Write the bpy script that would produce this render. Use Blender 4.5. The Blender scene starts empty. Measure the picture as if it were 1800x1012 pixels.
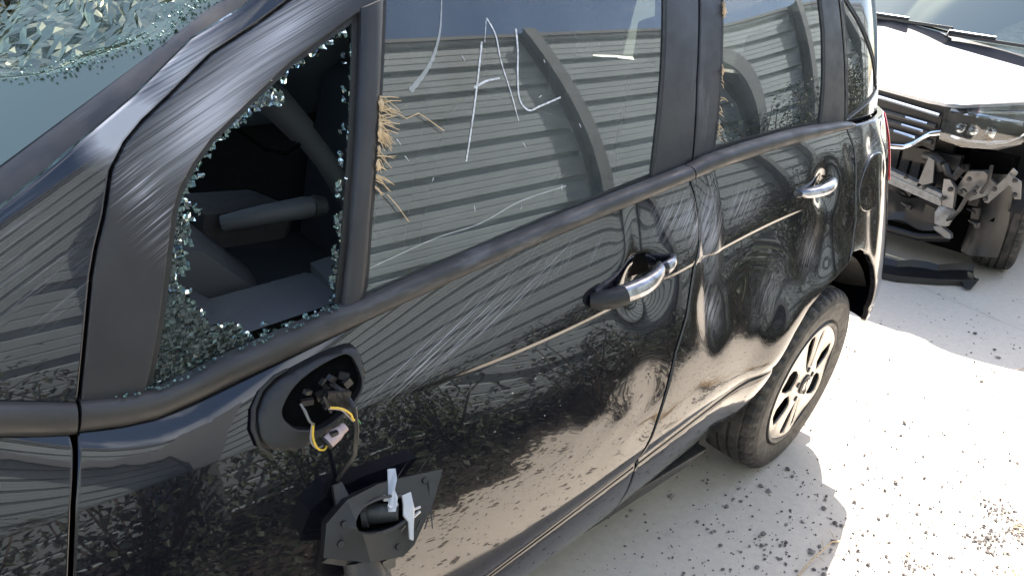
import bpy, bmesh, math, random
import numpy as np
from mathutils import Vector, Matrix, noise as mnoise
from mathutils.geometry import delaunay_2d_cdt
PI = math.pi
sc = bpy.context.scene
col = sc.collection
# world axes: x runs along the black car towards its tail, y into the car away from the photographer, z up
# ------------------------------------------------------------------ camera, sky, sun, exposure
cam_d = bpy.data.cameras.new('camera'); cam = bpy.data.objects.new('camera', cam_d); col.objects.link(cam)
CP = Vector((-1.9996, -.9291, 1.4985)); YAW, PITCH, ROLL = .70828, -.42373, .04138
_f = Vector((math.sin(YAW)*math.cos(PITCH), math.cos(YAW)*math.cos(PITCH), math.sin(PITCH)))
_r = Vector((math.cos(YAW), -math.sin(YAW), 0)); _u = _r.cross(_f)
_r2 = _r*math.cos(ROLL)+_u*math.sin(ROLL); _u2 = _u*math.cos(ROLL)-_r*math.sin(ROLL)
cam.matrix_world = Matrix(((_r2.x, _u2.x, -_f.x, CP.x), (_r2.y, _u2.y, -_f.y, CP.y), (_r2.z, _u2.z, -_f.z, CP.z), (0, 0, 0, 1)))
cam_d.sensor_width = 36; cam_d.lens = .73891*36; cam_d.clip_start = .02; cam_d.clip_end = 3000
sc.camera = cam
SUN = Vector((.75, .43, 1.0)).normalized()          # towards the sun
SUN_EL = math.asin(SUN.z); SUN_AZ = math.atan2(SUN.x, SUN.y)
wd = bpy.data.worlds.new('World'); sc.world = wd; wd.use_nodes = True
wn = wd.node_tree; wn.nodes.clear()
w_out = wn.nodes.new('ShaderNodeOutputWorld'); w_bg = wn.nodes.new('ShaderNodeBackground'); w_sky = wn.nodes.new('ShaderNodeTexSky')
w_sky.sky_type = 'NISHITA'; w_sky.sun_disc = False; w_sky.sun_elevation = SUN_EL; w_sky.sun_rotation = SUN_AZ
w_sky.air_density = 1.0; w_sky.dust_density = 1.6; w_sky.ozone_density = .8
w_bg.inputs['Strength'].default_value = .095
# scattered fair-weather cloud mixed over the clear sky
w_tc = wn.nodes.new('ShaderNodeTexCoord'); w_no = wn.nodes.new('ShaderNodeTexNoise'); w_rp = wn.nodes.new('ShaderNodeValToRGB'); w_mx = wn.nodes.new('ShaderNodeMixRGB')
w_mp = wn.nodes.new('ShaderNodeMapping'); w_mp.inputs['Scale'].default_value = (1, 1, 1.7); w_mp.inputs['Location'].default_value = (3.1, 1.7, .4)
wn.links.new(w_tc.outputs['Generated'], w_mp.inputs['Vector']); wn.links.new(w_mp.outputs[0], w_no.inputs['Vector'])
w_no.inputs['Scale'].default_value = 2.6; w_no.inputs['Detail'].default_value = 9; w_no.inputs['Roughness'].default_value = .55
w_rp.color_ramp.elements[0].position = .57; w_rp.color_ramp.elements[1].position = .70
w_rp.color_ramp.elements[0].color = (0, 0, 0, 1); w_rp.color_ramp.elements[1].color = (.8, .8, .8, 1)
wn.links.new(w_no.outputs['Fac'], w_rp.inputs['Fac']); wn.links.new(w_rp.outputs['Color'], w_mx.inputs['Fac'])
w_mx.inputs['Color2'].default_value = (9, 9.2, 9.5, 1)
wn.links.new(w_sky.outputs[0], w_mx.inputs['Color1']); wn.links.new(w_mx.outputs[0], w_bg.inputs['Color']); wn.links.new(w_bg.outputs[0], w_out.inputs['Surface'])
sun_d = bpy.data.lights.new('sun', 'SUN'); sun_d.energy = 5.0; sun_d.angle = math.radians(.53); sun_d.color = (1, .95, .88)
sun = bpy.data.objects.new('sun', sun_d); col.objects.link(sun); sun.rotation_euler = SUN.to_track_quat('Z', 'Y').to_euler(); sun.location = (6, 4, 10)
sc.view_settings.view_transform = 'Standard'; sc.view_settings.look = 'None'; sc.view_settings.gamma = 1; sc.view_settings.exposure = 2.25
sc.view_settings.use_curve_mapping = False
sc.render.engine = 'CYCLES'; sc.cycles.max_bounces = 10; sc.cycles.transparent_max_bounces = 12; sc.cycles.caustics_reflective = False; sc.cycles.caustics_refractive = False
sc.cycles.use_denoising = True; sc.cycles.sample_clamp_indirect = 6
rng = random.Random(7)
# ------------------------------------------------------------------ shape of the black car's side
def sstep(a, b, x):
    t = np.clip((np.asarray(x, float)-a)/(b-a), 0, 1)
    return t*t*(3-2*t)
TLX = [-3.0, -2.1, -1.95, -1.89, -1.836, -1.795, -1.70, -1.55, -1.42, -1.30, -1.116, -.911, -.698, -.53, -.34, -.12, .07, .9]
TLZ = [.965, .950, .900, .888, .871, .866, .877, .900, .922, .944, .971, .998, 1.022, 1.042, 1.055, 1.064, 1.067, 1.067]
def zbelt(x):      # lower edge of the belt trim, smoothed
    s = 0
    for d, w in ((-.06, .2), (-.03, .2), (0, .2), (.03, .2), (.06, .2)):
        s = s + w*np.interp(np.asarray(x, float)+d, TLX, TLZ)
    return s
def zcrease(x): return .795+.105*sstep(-1.25, -.1, x)
def zledge(x): return .31+.18*np.clip((np.asarray(x, float)+1.4)/1.0, 0, 1)
def plan(x):
    x = np.asarray(x, float)
    return .012*(x+1.1)**2+1.3*np.maximum(0, x-.24)**2+.12*np.maximum(0, -2.3-x)**2
LZ = np.array([.0, .035, .15, .28, .40, .56, .76, 1.0])
LY = np.array([-.030, -.0345, -.0375, -.0345, -.0285, -.0165, .001, .025])
def _spline(xs, ys):
    n = len(xs); h = np.diff(xs); A = np.zeros((n, n)); r = np.zeros(n); A[0, 0] = A[-1, -1] = 1
    for i in range(1, n-1):
        A[i, i-1] = h[i-1]; A[i, i] = 2*(h[i-1]+h[i]); A[i, i+1] = h[i]
        r[i] = 3*((ys[i+1]-ys[i])/h[i]-(ys[i]-ys[i-1])/h[i-1])
    c = np.linalg.solve(A, r); d = np.diff(c)/(3*h); b = np.diff(ys)/h-h*(2*c[:-1]+c[1:])/3
    def f(x):
        x = np.asarray(x, float); i = np.clip(np.searchsorted(xs, x)-1, 0, n-2); t = x-xs[i]
        return ys[i]+t*(b[i]+t*(c[i]+t*d[i]))
    return f
LOWER = _spline(LZ, LY)
def body0(x, z):
    x = np.asarray(x, float); z = np.asarray(z, float)
    zc, zb, zl = zcrease(x), zbelt(x), zledge(x)
    t = (z-zc)/np.maximum(zb-zc, .06)
    tt = np.clip(t, 0, 1.6)
    up = .025+.056*(.5*tt+.5*tt*tt)
    s = np.clip((z-zl)/(zc-zl), 0, 1)
    lo = LOWER(s)
    below = np.maximum(zc-z, 0)
    lip = .0036*sstep(0, .010, below)*np.exp(-below/.09)*sstep(-1.45, -1.10, x)*(1-sstep(-.35, -.05, x))
    lo = lo+lip
    u = np.maximum(zl-z, 0)
    bot = -.0365+.0065*np.exp(-u/.006)+.12*u+1.2*u*u
    y = np.where(z >= zc, up, np.where(z >= zl, lo, bot))
    r = np.hypot(x, z-.31)
    flare = -.026*np.exp(-((r-.37)/.075)**2)*(.3+.7*np.clip((z-.31)/.37, 0, 1))*(1-.7*sstep(.0, .25, x))
    return y+plan(x)+flare
# dents: centre x, z, half-widths along/across, angle, depth (+ = pushed in)
DENTS = [
    (-.592, .93, .016, .11, .05, .008), (-.552, .94, .018, .12, .0, -.0045),
    (-.580, .72, .042, .095, .12, .010), (-.41, .73, .11, .10, .3, .006), (-.34, .61, .09, .06, .2, -.0025), (-.26, .70, .06, .12, -.35, -.0035),
    (-.17, .63, .07, .10, -.25, .0035), (-.08, .80, .04, .11, -.35, .0045),
    (-.85, .93, .026, .07, -.2, -.0025), (-.80, .955, .035, .05, -.1, .0035),
    (-.80, .60, .065, .060, -.5, .004), (-.88, .545, .08, .040, -.4, -.002),
    (.24, 1.00, .035, .035, .4, .010), (.30, .93, .03, .06, .2, -.006), (.34, 1.03, .03, .03, -.3, .008), (.22, .80, .03, .10, .0, .003),
    (-.800, .842, .052, .050, .0, .030), (-.055, .930, .042, .042, .0, .024),
    (.09, .98, .02, .04, .3, .003),
]
def dents(x, z):
    d = 0
    for cx, cz, a, b, ang, dep in DENTS:
        dx, dz = x-cx, z-cz
        c, s = np.cos(ang), np.sin(ang)
        d = d+dep*np.exp(-((dx*c+dz*s)/a)**2-((dz*c-dx*s)/b)**2)
    w = np.exp(-((x+.3)/.33)**2)*np.exp(-((z-.66)/.16)**2)
    d = d+w*.0002*(np.sin(34*x+21*z+2*np.sin(17*z))+.7*np.sin(52*z-25*x+2.2*np.sin(23*x)))
    w2 = np.exp(-((x+.86)/.16)**2)*np.exp(-((z-.55)/.11)**2)
    d = d+w2*.0004*np.sin(47*x-38*z+2.5*np.sin(29*z))
    return d
def body(x, z): return body0(x, z)+dents(np.asarray(x, float), np.asarray(z, float))
def green(x, z):   # glasshouse: side glass and pillars
    x = np.asarray(x, float); z = np.asarray(z, float)
    h = z-.97; k = 1-.16*sstep(-.45, .15, x)
    return .088+plan(x)+k*(.15*h+.30*h*h)
def pillar(x, z):  # A-pillar panel ahead of the door, rolling over towards the windscreen
    x = np.asarray(x, float); z = np.asarray(z, float)
    d = (-(x+1.80)*.257+(z-1.156)*.321)/.411
    return green(x, z)+2.2*np.maximum(0, d-.004)**2
def trimy(x, z): return .074+plan(np.asarray(x, float))
YC = .85            # middle of the black car
def gradn(f, x, z, e=6e-4):
    gx = (f(x+e, z)-f(x-e, z))/(2*e); gz = (f(x, z+e)-f(x, z-e))/(2*e)
    n = np.stack([gx, -np.ones_like(gx), gz], -1)
    return n/np.linalg.norm(n, axis=1, keepdims=True)
# ------------------------------------------------------------------ material helpers
def new_mat(name):
    m = bpy.data.materials.new(name); m.use_nodes = True
    nt = m.node_tree; b = nt.nodes['Principled BSDF']
    return m, nt, b
def N(nt, t, **kw):
    n = nt.nodes.new(t)
    for k, v in kw.items():
        if k.startswith('i_'):
            key = k[2:]; key = int(key) if key.isdigit() else key.replace('_', ' ')
            n.inputs[key].default_value = v
        else: setattr(n, k, v)
    return n
def L(nt, a, b): nt.links.new(a, b)
def M2(nt, op, a, b=None, clamp=False):
    n = nt.nodes.new('ShaderNodeMath'); n.operation = op; n.use_clamp = clamp
    for i, v in enumerate((a, b)):
        if v is None: continue
        if isinstance(v, (int, float)): n.inputs[i].default_value = v
        else: nt.links.new(v, n.inputs[i])
    return n.outputs[0]
def noise(nt, scale, detail=4, rough=.55, vec=None, dist=0):
    n = N(nt, 'ShaderNodeTexNoise'); n.inputs['Scale'].default_value = scale; n.inputs['Detail'].default_value = detail; n.inputs['Roughness'].default_value = rough; n.inputs['Distortion'].default_value = dist
    if vec is None:
        tc = N(nt, 'ShaderNodeTexCoord'); vec = tc.outputs['Object']
    L(nt, vec, n.inputs['Vector']); return n.outputs['Fac']
def ramp(nt, fac, p0, p1, c0=0., c1=1.):
    n = N(nt, 'ShaderNodeMapRange', clamp=True); n.inputs[1].default_value = p0; n.inputs[2].default_value = p1; n.inputs[3].default_value = c0; n.inputs[4].default_value = c1
    L(nt, fac, n.inputs[0]); return n.outputs[0]
def mixc(nt, fac, a, b):
    n = N(nt, 'ShaderNodeMixRGB')
    for i, v in ((0, fac), (1, a), (2, b)):
        if isinstance(v, (int, float)): n.inputs[i].default_value = v
        elif isinstance(v, tuple): n.inputs[i].default_value = (*v, 1)
        else: L(nt, v, n.inputs[i])
    return n.outputs[0]
def blob(nt, c, rx, rz, ang):      # soft ellipse in the x-z plane of the car's side
    tc = N(nt, 'ShaderNodeTexCoord'); mp = N(nt, 'ShaderNodeMapping', vector_type='TEXTURE')
    mp.inputs['Location'].default_value = (c[0], .1, c[1]); mp.inputs['Rotation'].default_value = (0, -ang, 0); mp.inputs['Scale'].default_value = (rx, 2.0, rz)
    g = N(nt, 'ShaderNodeTexGradient', gradient_type='QUADRATIC_SPHERE'); L(nt, tc.outputs['Object'], mp.inputs['Vector']); L(nt, mp.outputs[0], g.inputs[0])
    return g.outputs['Fac']
def streaks(nt, ang, fine=260., along=5., lo=.55, hi=.72, detail=5):
    tc = N(nt, 'ShaderNodeTexCoord'); mp = N(nt, 'ShaderNodeMapping')
    mp2 = N(nt, 'ShaderNodeMapping'); mp2.inputs['Rotation'].default_value = (0, ang, 0); mp.inputs['Scale'].default_value = (along, along, fine)
    L(nt, tc.outputs['Object'], mp2.inputs['Vector']); L(nt, mp2.outputs[0], mp.inputs['Vector'])
    return ramp(nt, noise(nt, 1.0, detail, .6, mp.outputs[0]), lo, hi)
def simple(name, c, rough=.5, metal=0., nscale=30., var=.25, bump=0., spec=.5, dirt=None):
    m, nt, b = new_mat(name)
    f = noise(nt, nscale, 5)
    d = tuple(x*(1-var) for x in c); e = tuple(min(1, x*(1+var)) for x in c)
    cc = mixc(nt, f, d, e)
    if dirt:
        dm = ramp(nt, noise(nt, dirt[1], 6, .65), dirt[2], dirt[3]); cc = mixc(nt, dm, cc, dirt[0])
    L(nt, cc, b.inputs['Base Color'])
    L(nt, ramp(nt, noise(nt, nscale*2.3, 4), 0.2, .8, max(.02, rough*.75), min(1, rough*1.25)), b.inputs['Roughness'])
    b.inputs['Metallic'].default_value = metal; b.inputs['Specular IOR Level'].default_value = spec
    if bump:
        bp = N(nt, 'ShaderNodeBump'); bp.inputs['Strength'].default_value = bump; bp.inputs['Distance'].default_value = .002
        L(nt, noise(nt, nscale*6, 5), bp.inputs['Height']); L(nt, bp.outputs[0], b.inputs['Normal'])
    return m
MAT = {}
def scuffed(name, base, rough, scuffs, coat=0., dust=(.16, .145, .125), dustamt=.06, specks=None, metal=0.):
    """dark paint or plastic with streaky rub marks at given places"""
    m, nt, b = new_mat(name)
    tot = None
    for (c, rx, rz, ang, sang, amt, fine, along, lo, hi) in scuffs:
        s = M2(nt, 'MULTIPLY', blob(nt, c, rx, rz, ang), streaks(nt, sang, fine, along, lo, hi)); s = M2(nt, 'MULTIPLY', s, amt)
        tot = s if tot is None else M2(nt, 'ADD', tot, s)
    if tot is None: tot = M2(nt, 'ADD', 0., 0.)
    tot = M2(nt, 'MINIMUM', tot, .9)
    cc = mixc(nt, ramp(nt, noise(nt, 9, 6, .6), .35, .75, 0, dustamt), base, dust)
    cc = mixc(nt, tot, cc, (.42, .42, .46))
    if specks:
        for (c, rx, rz, ang, thr) in specks:
            v = N(nt, 'ShaderNodeTexVoronoi'); v.inputs['Scale'].default_value = 95; tc = N(nt, 'ShaderNodeTexCoord')
            mp = N(nt, 'ShaderNodeMapping'); mp.inputs['Rotation'].default_value = (0, .45, 0); mp.inputs['Scale'].default_value = (.55, 1, 1.25)
            L(nt, tc.outputs['Object'], mp.inputs[0]); L(nt, mp.outputs[0], v.inputs['Vector'])
            sp = M2(nt, 'MULTIPLY', ramp(nt, v.outputs['Distance'], .05, .22, 1, 0), ramp(nt, noise(nt, 60, 2), thr, thr+.03))
            sp = M2(nt, 'MULTIPLY', sp, ramp(nt, blob(nt, c, rx, rz, ang), .05, .5))
            cc = mixc(nt, sp, cc, (.75, .74, .68)); tot = M2(nt, 'MAXIMUM', tot, sp)
    L(nt, cc, b.inputs['Base Color'])
    rr = ramp(nt, noise(nt, 14, 6, .65), .3, .75, rough*.7, rough*1.6)
    rr = M2(nt, 'ADD', rr, M2(nt, 'MULTIPLY', tot, .45), True)
    L(nt, rr, b.inputs['Roughness'])
    b.inputs['Metallic'].default_value = metal
    if coat:
        b.inputs['Specular IOR Level'].default_value = .22
        b.inputs['Coat Roughness'].default_value = .012; b.inputs['Coat IOR'].default_value = 1.55
        L(nt, M2(nt, 'SUBTRACT', coat, M2(nt, 'MULTIPLY', tot, 1.0), True), b.inputs['Coat Weight'])
    else:
        bp = N(nt, 'ShaderNodeBump'); bp.inputs['Strength'].default_value = .12; bp.inputs['Distance'].default_value = .0008
        L(nt, noise(nt, 700, 3), bp.inputs['Height']); L(nt, bp.outputs[0], b.inputs['Normal'])
    return m
SC_DOOR = [((-1.22, .885), .38, .080, .30, .42, 1.2, 420, 3, .54, .70), ((-1.12, .93), .26, .06, .3, .50, 1.6, 300, 2.5, .57, .70), ((-1.36, .83), .24, .045, .25, .40, 1.7, 260, 3, .52, .70),
           ((-.68, .965), .14, .075, .2, .75, .9, 300, 6, .42, .68), ((-.62, .93), .07, .10, .0, .9, .8, 200, 9, .40, .65), ((-.98, .93), .16, .05, .2, .8, .8, 330, 4, .55, .7), ((-1.45, .66), .3, .16, .1, .7, .8, 300, 5, .64, .72)]
MAT['paint_door'] = scuffed('black_paint_scratched', (.0035, .004, .0075), .13, SC_DOOR, 1., specks=[((-1.12, .69), .24, .13, .25, .60), ((-1.52, .83), .12, .09, 0, .62)], dustamt=.022)
SC_REAR = [((-.57, .92), .075, .17, .0, 1.1, .85, 160, 10, .40, .62), ((-.575, .73), .06, .10, .1, 1.2, .8, 120, 14, .36, .6), ((-.44, .95), .14, .075, .15, .8, .8, 300, 6, .42, .68), ((-.15, .78), .1, .09, .9, .9, .55, 200, 12, .40, .66), ((-.35, .72), .14, .08, .7, 1.0, .4, 200, 12, .42, .66)]
MAT['paint_rear'] = scuffed('black_paint_dented', (.0035, .004, .0075), .13, SC_REAR, 1., dustamt=.022)
SC_QTR = [((.24, 1.0), .10, .07, .3, .4, .75, 90, 14, .36, .6), ((.2, .9), .12, .15, .0, .6, .35, 160, 12, .42, .65)]
MAT['paint_quarter'] = scuffed('black_paint_crumpled', (.004, .0045, .008), .15, SC_QTR, 1., dustamt=.05)
SC_PIL = [((-1.745, 1.262), .07, .040, .50, .42, 1.2, 40, 9, .05, .45), ((-1.750, 1.258), .085, .045, .50, .42, 2.4, 170, 6, .15, .60), ((-1.66, 1.33), .15, .05, .62, .42, 1.5, 420, 5, .30, .66), ((-1.90, 1.12), .12, .16, .4, .5, .35, 240, 6, .5, .7)]
MAT['paint_pillar'] = scuffed('black_paint_rubbed_pillar', (.004, .0045, .010), .16, SC_PIL, 1., dustamt=.04)
SC_FRM = [((-1.62, 1.275), .20, .060, .62, .45, .55, 60, 4, .35, .65), ((-1.64, 1.27), .20, .070, .62, .45, 1.6, 380, 4, .28, .70), ((-1.50, 1.375), .20, .055, .55, .40, 1.5, 420, 4, .30, .70), ((-1.745, 1.17), .06, .14, .3, .52, 1.1, 520, 6, .50, .68), ((-.53, 1.2), .07, .25, .0, 1.3, .16, 90, 12, .46, .7)]
MAT['frame'] = scuffed('satin_black_window_frame', (.013, .013, .016), .42, SC_FRM, 0., dust=(.13, .13, .145), dustamt=.10)
MAT['trim'] = scuffed('matte_black_trim', (.020, .0195, .021), .46, [((-1.1, .99), .9, .12, .1, .1, .25, 60, 12, .5, .72)], 0., dustamt=.14)
MAT['paint'] = scuffed('black_paint', (.0035, .004, .0075), .14, [], 1., dustamt=.03)
MAT['plastic'] = simple('black_plastic', (.010, .010, .011), .42, nscale=40, bump=.1)
MAT['plastic_grey'] = simple('worn_black_plastic', (.030, .031, .032), .48, nscale=26, var=.4, bump=.15, dirt=((.10, .095, .085), 40, .55, .85))
MAT['inner'] = simple('interior_dark', (.020, .020, .022), .75)
MAT['vinyl'] = simple('interior_vinyl', (.060, .063, .070), .55, nscale=300, var=.15, bump=.25)
MAT['vinyl2'] = simple('interior_cloth', (.032, .033, .037), .85, nscale=200, bump=.3)
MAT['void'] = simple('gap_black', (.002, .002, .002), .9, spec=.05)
MAT['rubber'] = simple('rubber_seal', (.012, .012, .012), .6)
MAT['tyre'] = simple('tyre_rubber', (.022, .0215, .021), .72, nscale=25, var=.4, bump=.3, dirt=((.085, .078, .068), 12, .45, .8))
MAT['alloy'] = simple('dusty_silver_alloy', (.38, .37, .355), .36, .8, nscale=15, var=.12, dirt=((.27, .235, .19), 22, .4, .85))
MAT['rim_dark'] = simple('dark_wheel_barrel', (.03, .03, .032), .55, .3)
MAT['chrome'] = simple('satin_chrome', (.36, .36, .38), .26, 1., nscale=22, var=.15, dirt=((.10, .10, .10), 35, .45, .8))
MAT['bright'] = simple('bright_chrome', (.75, .76, .78), .12, 1., nscale=18, var=.06)
MAT['white_metal'] = simple('broken_cast_metal', (.46, .46, .48), .42, .25, nscale=60, var=.15)
MAT['white_paint'] = None
MAT['wire_yellow'] = simple('yellow_wire', (.62, .40, .04), .45)
MAT['wire_grey'] = simple('grey_wire', (.28, .25, .26), .5)
MAT['wire_green'] = simple('green_wire', (.05, .22, .06), .5)
MAT['connector'] = simple('mauve_connector', (.40, .30, .29), .5, nscale=80)
MAT['marker'] = simple('white_marker', (.72, .73, .76), .6)
mm = MAT['marker'].node_tree; L(mm, ramp(mm, noise(mm, 160, 4, .7), .30, .62, .25, 1.), mm.nodes['Principled BSDF'].inputs['Alpha'])
MAT['straw'] = simple('dry_straw', (.55, .40, .24), .75, nscale=90, var=.45)
MAT['stone'] = simple('dark_gravel', (.085, .078, .075), .85, nscale=60, var=.6)
m, nt, b = new_mat('mixed_gravel'); ge = N(nt, 'ShaderNodeNewGeometry'); c_ = mixc(nt, ge.outputs['Random Per Island'], (.06, .052, .05), (.24, .215, .20)); L(nt, mixc(nt, ramp(nt, noise(nt, 300, 3), .4, .7, 0, .5), c_, (.30, .27, .24)), b.inputs['Base Color']); b.inputs['Roughness'].default_value = .9; MAT['stone'] = m
MAT['steel'] = simple('grey_steel', (.17, .172, .175), .42, .6, nscale=18, var=.2, dirt=((.12, .11, .10), 16, .5, .8))
def glass_mat(name, tint, haze=.03, hazec=(.5, .55, .55), rough=0., refl=(1, 1, 1)):
    m, nt, b = new_mat(name); nt.nodes.remove(b); out = nt.nodes['Material Output']
    fr = N(nt, 'ShaderNodeFresnel'); fr.inputs['IOR'].default_value = 1.52
    r2 = M2(nt, 'DIVIDE', M2(nt, 'MULTIPLY', fr.outputs[0], 2.), M2(nt, 'ADD', fr.outputs[0], 1.))
    tr = N(nt, 'ShaderNodeBsdfTransparent'); tr.inputs[0].default_value = (*tint, 1)
    gl = N(nt, 'ShaderNodeBsdfGlossy'); gl.inputs['Roughness'].default_value = rough; gl.inputs['Color'].default_value = (*refl, 1)
    df = N(nt, 'ShaderNodeBsdfDiffuse'); df.inputs[0].default_value = (*hazec, 1)
    m1 = N(nt, 'ShaderNodeMixShader'); m2 = N(nt, 'ShaderNodeMixShader')
    L(nt, ramp(nt, noise(nt, 5, 6, .65), .3, .8, haze*.4, haze*1.8), m1.inputs[0]); L(nt, tr.outputs[0], m1.inputs[1]); L(nt, df.outputs[0], m1.inputs[2])
    L(nt, r2, m2.inputs[0]); L(nt, m1.outputs[0], m2.inputs[1]); L(nt, gl.outputs[0], m2.inputs[2]); L(nt, m2.outputs[0], out.inputs['Surface'])
    return m
MAT['glass'] = glass_mat('side_window_glass', (.40, .46, .44), .075, (.46, .50, .50))
MAT['glass_dark'] = glass_mat('tinted_rear_glass', (.12, .14, .135), .075, (.46, .50, .50))
MAT['glass_van'] = glass_mat('hazy_pale_screen', (.62, .70, .67), .55, (.34, .39, .365), .08, (.34, .35, .28))
MAT['glass_clear'] = glass_mat('clear_glass', (.80, .86, .84), .03)
MAT['glass_broken'] = glass_mat('crazed_glass', (.50, .60, .56), .20, (.22, .28, .26), .10, (.62, .70, .66))
MAT['glass_screen'] = glass_mat('sky_haze_windscreen', (.62, .70, .68), .62, (.33, .36, .34), .18, (.24, .25, .19))  # pale diffuse colour stands in for hazy sky mirrored in the pane
MAT['glass_crumb'] = glass_mat('crumbled_tempered_glass', (.46, .60, .56), .22, (.24, .35, .33), .10, (.62, .74, .72))
MAT['glass_crazed'] = glass_mat('crazed_tempered_glass', (.30, .34, .33), .07, (.16, .20, .195), .08, (.55, .60, .60))
MAT['lamp_glass'] = glass_mat('headlight_cover', (.88, .92, .94), .03)
# crazed laminated screen: milky green sheet with a fine web of cracks
m, nt, b = new_mat('crazed_laminated_screen'); nt.nodes.remove(b); out = nt.nodes['Material Output']
def web(sc_, w):
    v = N(nt, 'ShaderNodeTexVoronoi', feature='DISTANCE_TO_EDGE'); v.inputs['Scale'].default_value = sc_; tc = N(nt, 'ShaderNodeTexCoord'); L(nt, tc.outputs['Object'], v.inputs['Vector']); return ramp(nt, v.outputs['Distance'], 0, w, 1, 0)
wb = M2(nt, 'ADD', M2(nt, 'MULTIPLY', web(34, .06), .5), M2(nt, 'MULTIPLY', web(110, .09), .35), True)
wb = M2(nt, 'MULTIPLY', wb, ramp(nt, noise(nt, 14, 5, .7), .35, .62, .15, 1.))
fac = M2(nt, 'ADD', ramp(nt, noise(nt, 11, 7, .75, None, 1.2), .38, .66, .12, .70), wb, True)
tr = N(nt, 'ShaderNodeBsdfTransparent'); tr.inputs[0].default_value = (.45, .56, .51, 1); df = N(nt, 'ShaderNodeBsdfDiffuse'); L(nt, mixc(nt, wb, (.13, .165, .15), (.36, .44, .40)), df.inputs[0])
gl = N(nt, 'ShaderNodeBsdfGlossy'); gl.inputs['Roughness'].default_value = .12; gl.inputs['Color'].default_value = (.27, .28, .20, 1); fr = N(nt, 'ShaderNodeFresnel'); fr.inputs['IOR'].default_value = 1.45
m1 = N(nt, 'ShaderNodeMixShader'); m2 = N(nt, 'ShaderNodeMixShader'); L(nt, fac, m1.inputs[0]); L(nt, tr.outputs[0], m1.inputs[1]); L(nt, df.outputs[0], m1.inputs[2]); bp = N(nt, 'ShaderNodeBump'); bp.inputs['Strength'].default_value = .8; bp.inputs['Distance'].default_value = .004; vv = N(nt, 'ShaderNodeTexVoronoi'); vv.inputs['Scale'].default_value = 60; L(nt, vv.outputs['Color'], bp.inputs['Height']); L(nt, bp.outputs[0], gl.inputs['Normal']); tc_ = N(nt, 'ShaderNodeTexCoord'); L(nt, tc_.outputs['Object'], vv.inputs['Vector'])
L(nt, fr.outputs[0], m2.inputs[0]); L(nt, m1.outputs[0], m2.inputs[1]); L(nt, gl.outputs[0], m2.inputs[2]); L(nt, m2.outputs[0], out.inputs['Surface'])
MAT['screen_web'] = m
m, nt, b = new_mat('red_lens'); b.inputs['Base Color'].default_value = (.55, .012, .02, 1); b.inputs['Roughness'].default_value = .12; b.inputs['Coat Weight'].default_value = 1; MAT['red'] = m
m, nt, b = new_mat('white_car_paint'); L(nt, mixc(nt, ramp(nt, noise(nt, 6, 5), .4, .8, 0, .25), (.74, .75, .78), (.55, .54, .52)), b.inputs['Base Color']); b.inputs['Roughness'].default_value = .25; b.inputs['Coat Weight'].default_value = 1; b.inputs['Coat Roughness'].default_value = .03; MAT['white_paint'] = m
MAT['white_inner'] = simple('pale_inner_panel', (.25, .255, .255), .5, nscale=22, var=.2, dirt=((.10, .09, .08), 26, .42, .75))
# concrete yard: pale, slightly stained slab
m, nt, b = new_mat('yard_concrete')
c1 = mixc(nt, noise(nt, 1.3, 8, .6), (.555, .48, .395), (.655, .58, .485)); c1 = mixc(nt, ramp(nt, noise(nt, 38, 6, .7), .4, .75, 0, .5), c1, (.45, .395, .33))
c1 = mixc(nt, ramp(nt, noise(nt, 4.2, 8, .72), .62, .72, 0, .55), c1, (.27, .25, .235))
c1 = mixc(nt, ramp(nt, noise(nt, 160, 3), .66, .74, 0, .55), c1, (.22, .20, .19))
L(nt, c1, b.inputs['Base Color']); b.inputs['Roughness'].default_value = .86
bp = N(nt, 'ShaderNodeBump'); bp.inputs['Strength'].default_value = .25; bp.inputs['Distance'].default_value = .004; L(nt, noise(nt, 90, 8, .7), bp.inputs['Height']); L(nt, bp.outputs[0], b.inputs['Normal'])
MAT['concrete'] = m
MAT['joint'] = simple('joint_dirt', (.16, .145, .13), .95, nscale=50, var=.5)
MAT['sheet'] = simple('grey_green_steel_sheet', (.38, .43, .435), .5, 0., nscale=3, var=.12, dirt=((.34, .38, .38), 2, .5, .8))
MAT['post'] = simple('dull_steel_post', (.17, .185, .185), .6, nscale=8, var=.2)
def leaf_mat(name, c0, c1):
    m, nt, b = new_mat(name); L(nt, mixc(nt, ramp(nt, noise(nt, 8, 3), .3, .7), c0, c1), b.inputs['Base Color']); b.inputs['Roughness'].default_value = .6
    b.inputs['Subsurface Weight'].default_value = 0; return m
MAT['leaf'] = leaf_mat('bush_leaves', (.018, .032, .010), (.06, .085, .026))
MAT['leaf2'] = leaf_mat('bush_leaves_dull', (.010, .016, .006), (.030, .038, .015))
MAT['soil'] = simple('dark_soil', (.035, .028, .021), .95, nscale=14, var=.5)
MAT['twig'] = simple('bush_wood', (.09, .065, .045), .85)
MAT['dead_leaf'] = simple('dead_leaf', (.07, .05, .03), .85, nscale=50, var=.6)
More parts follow.
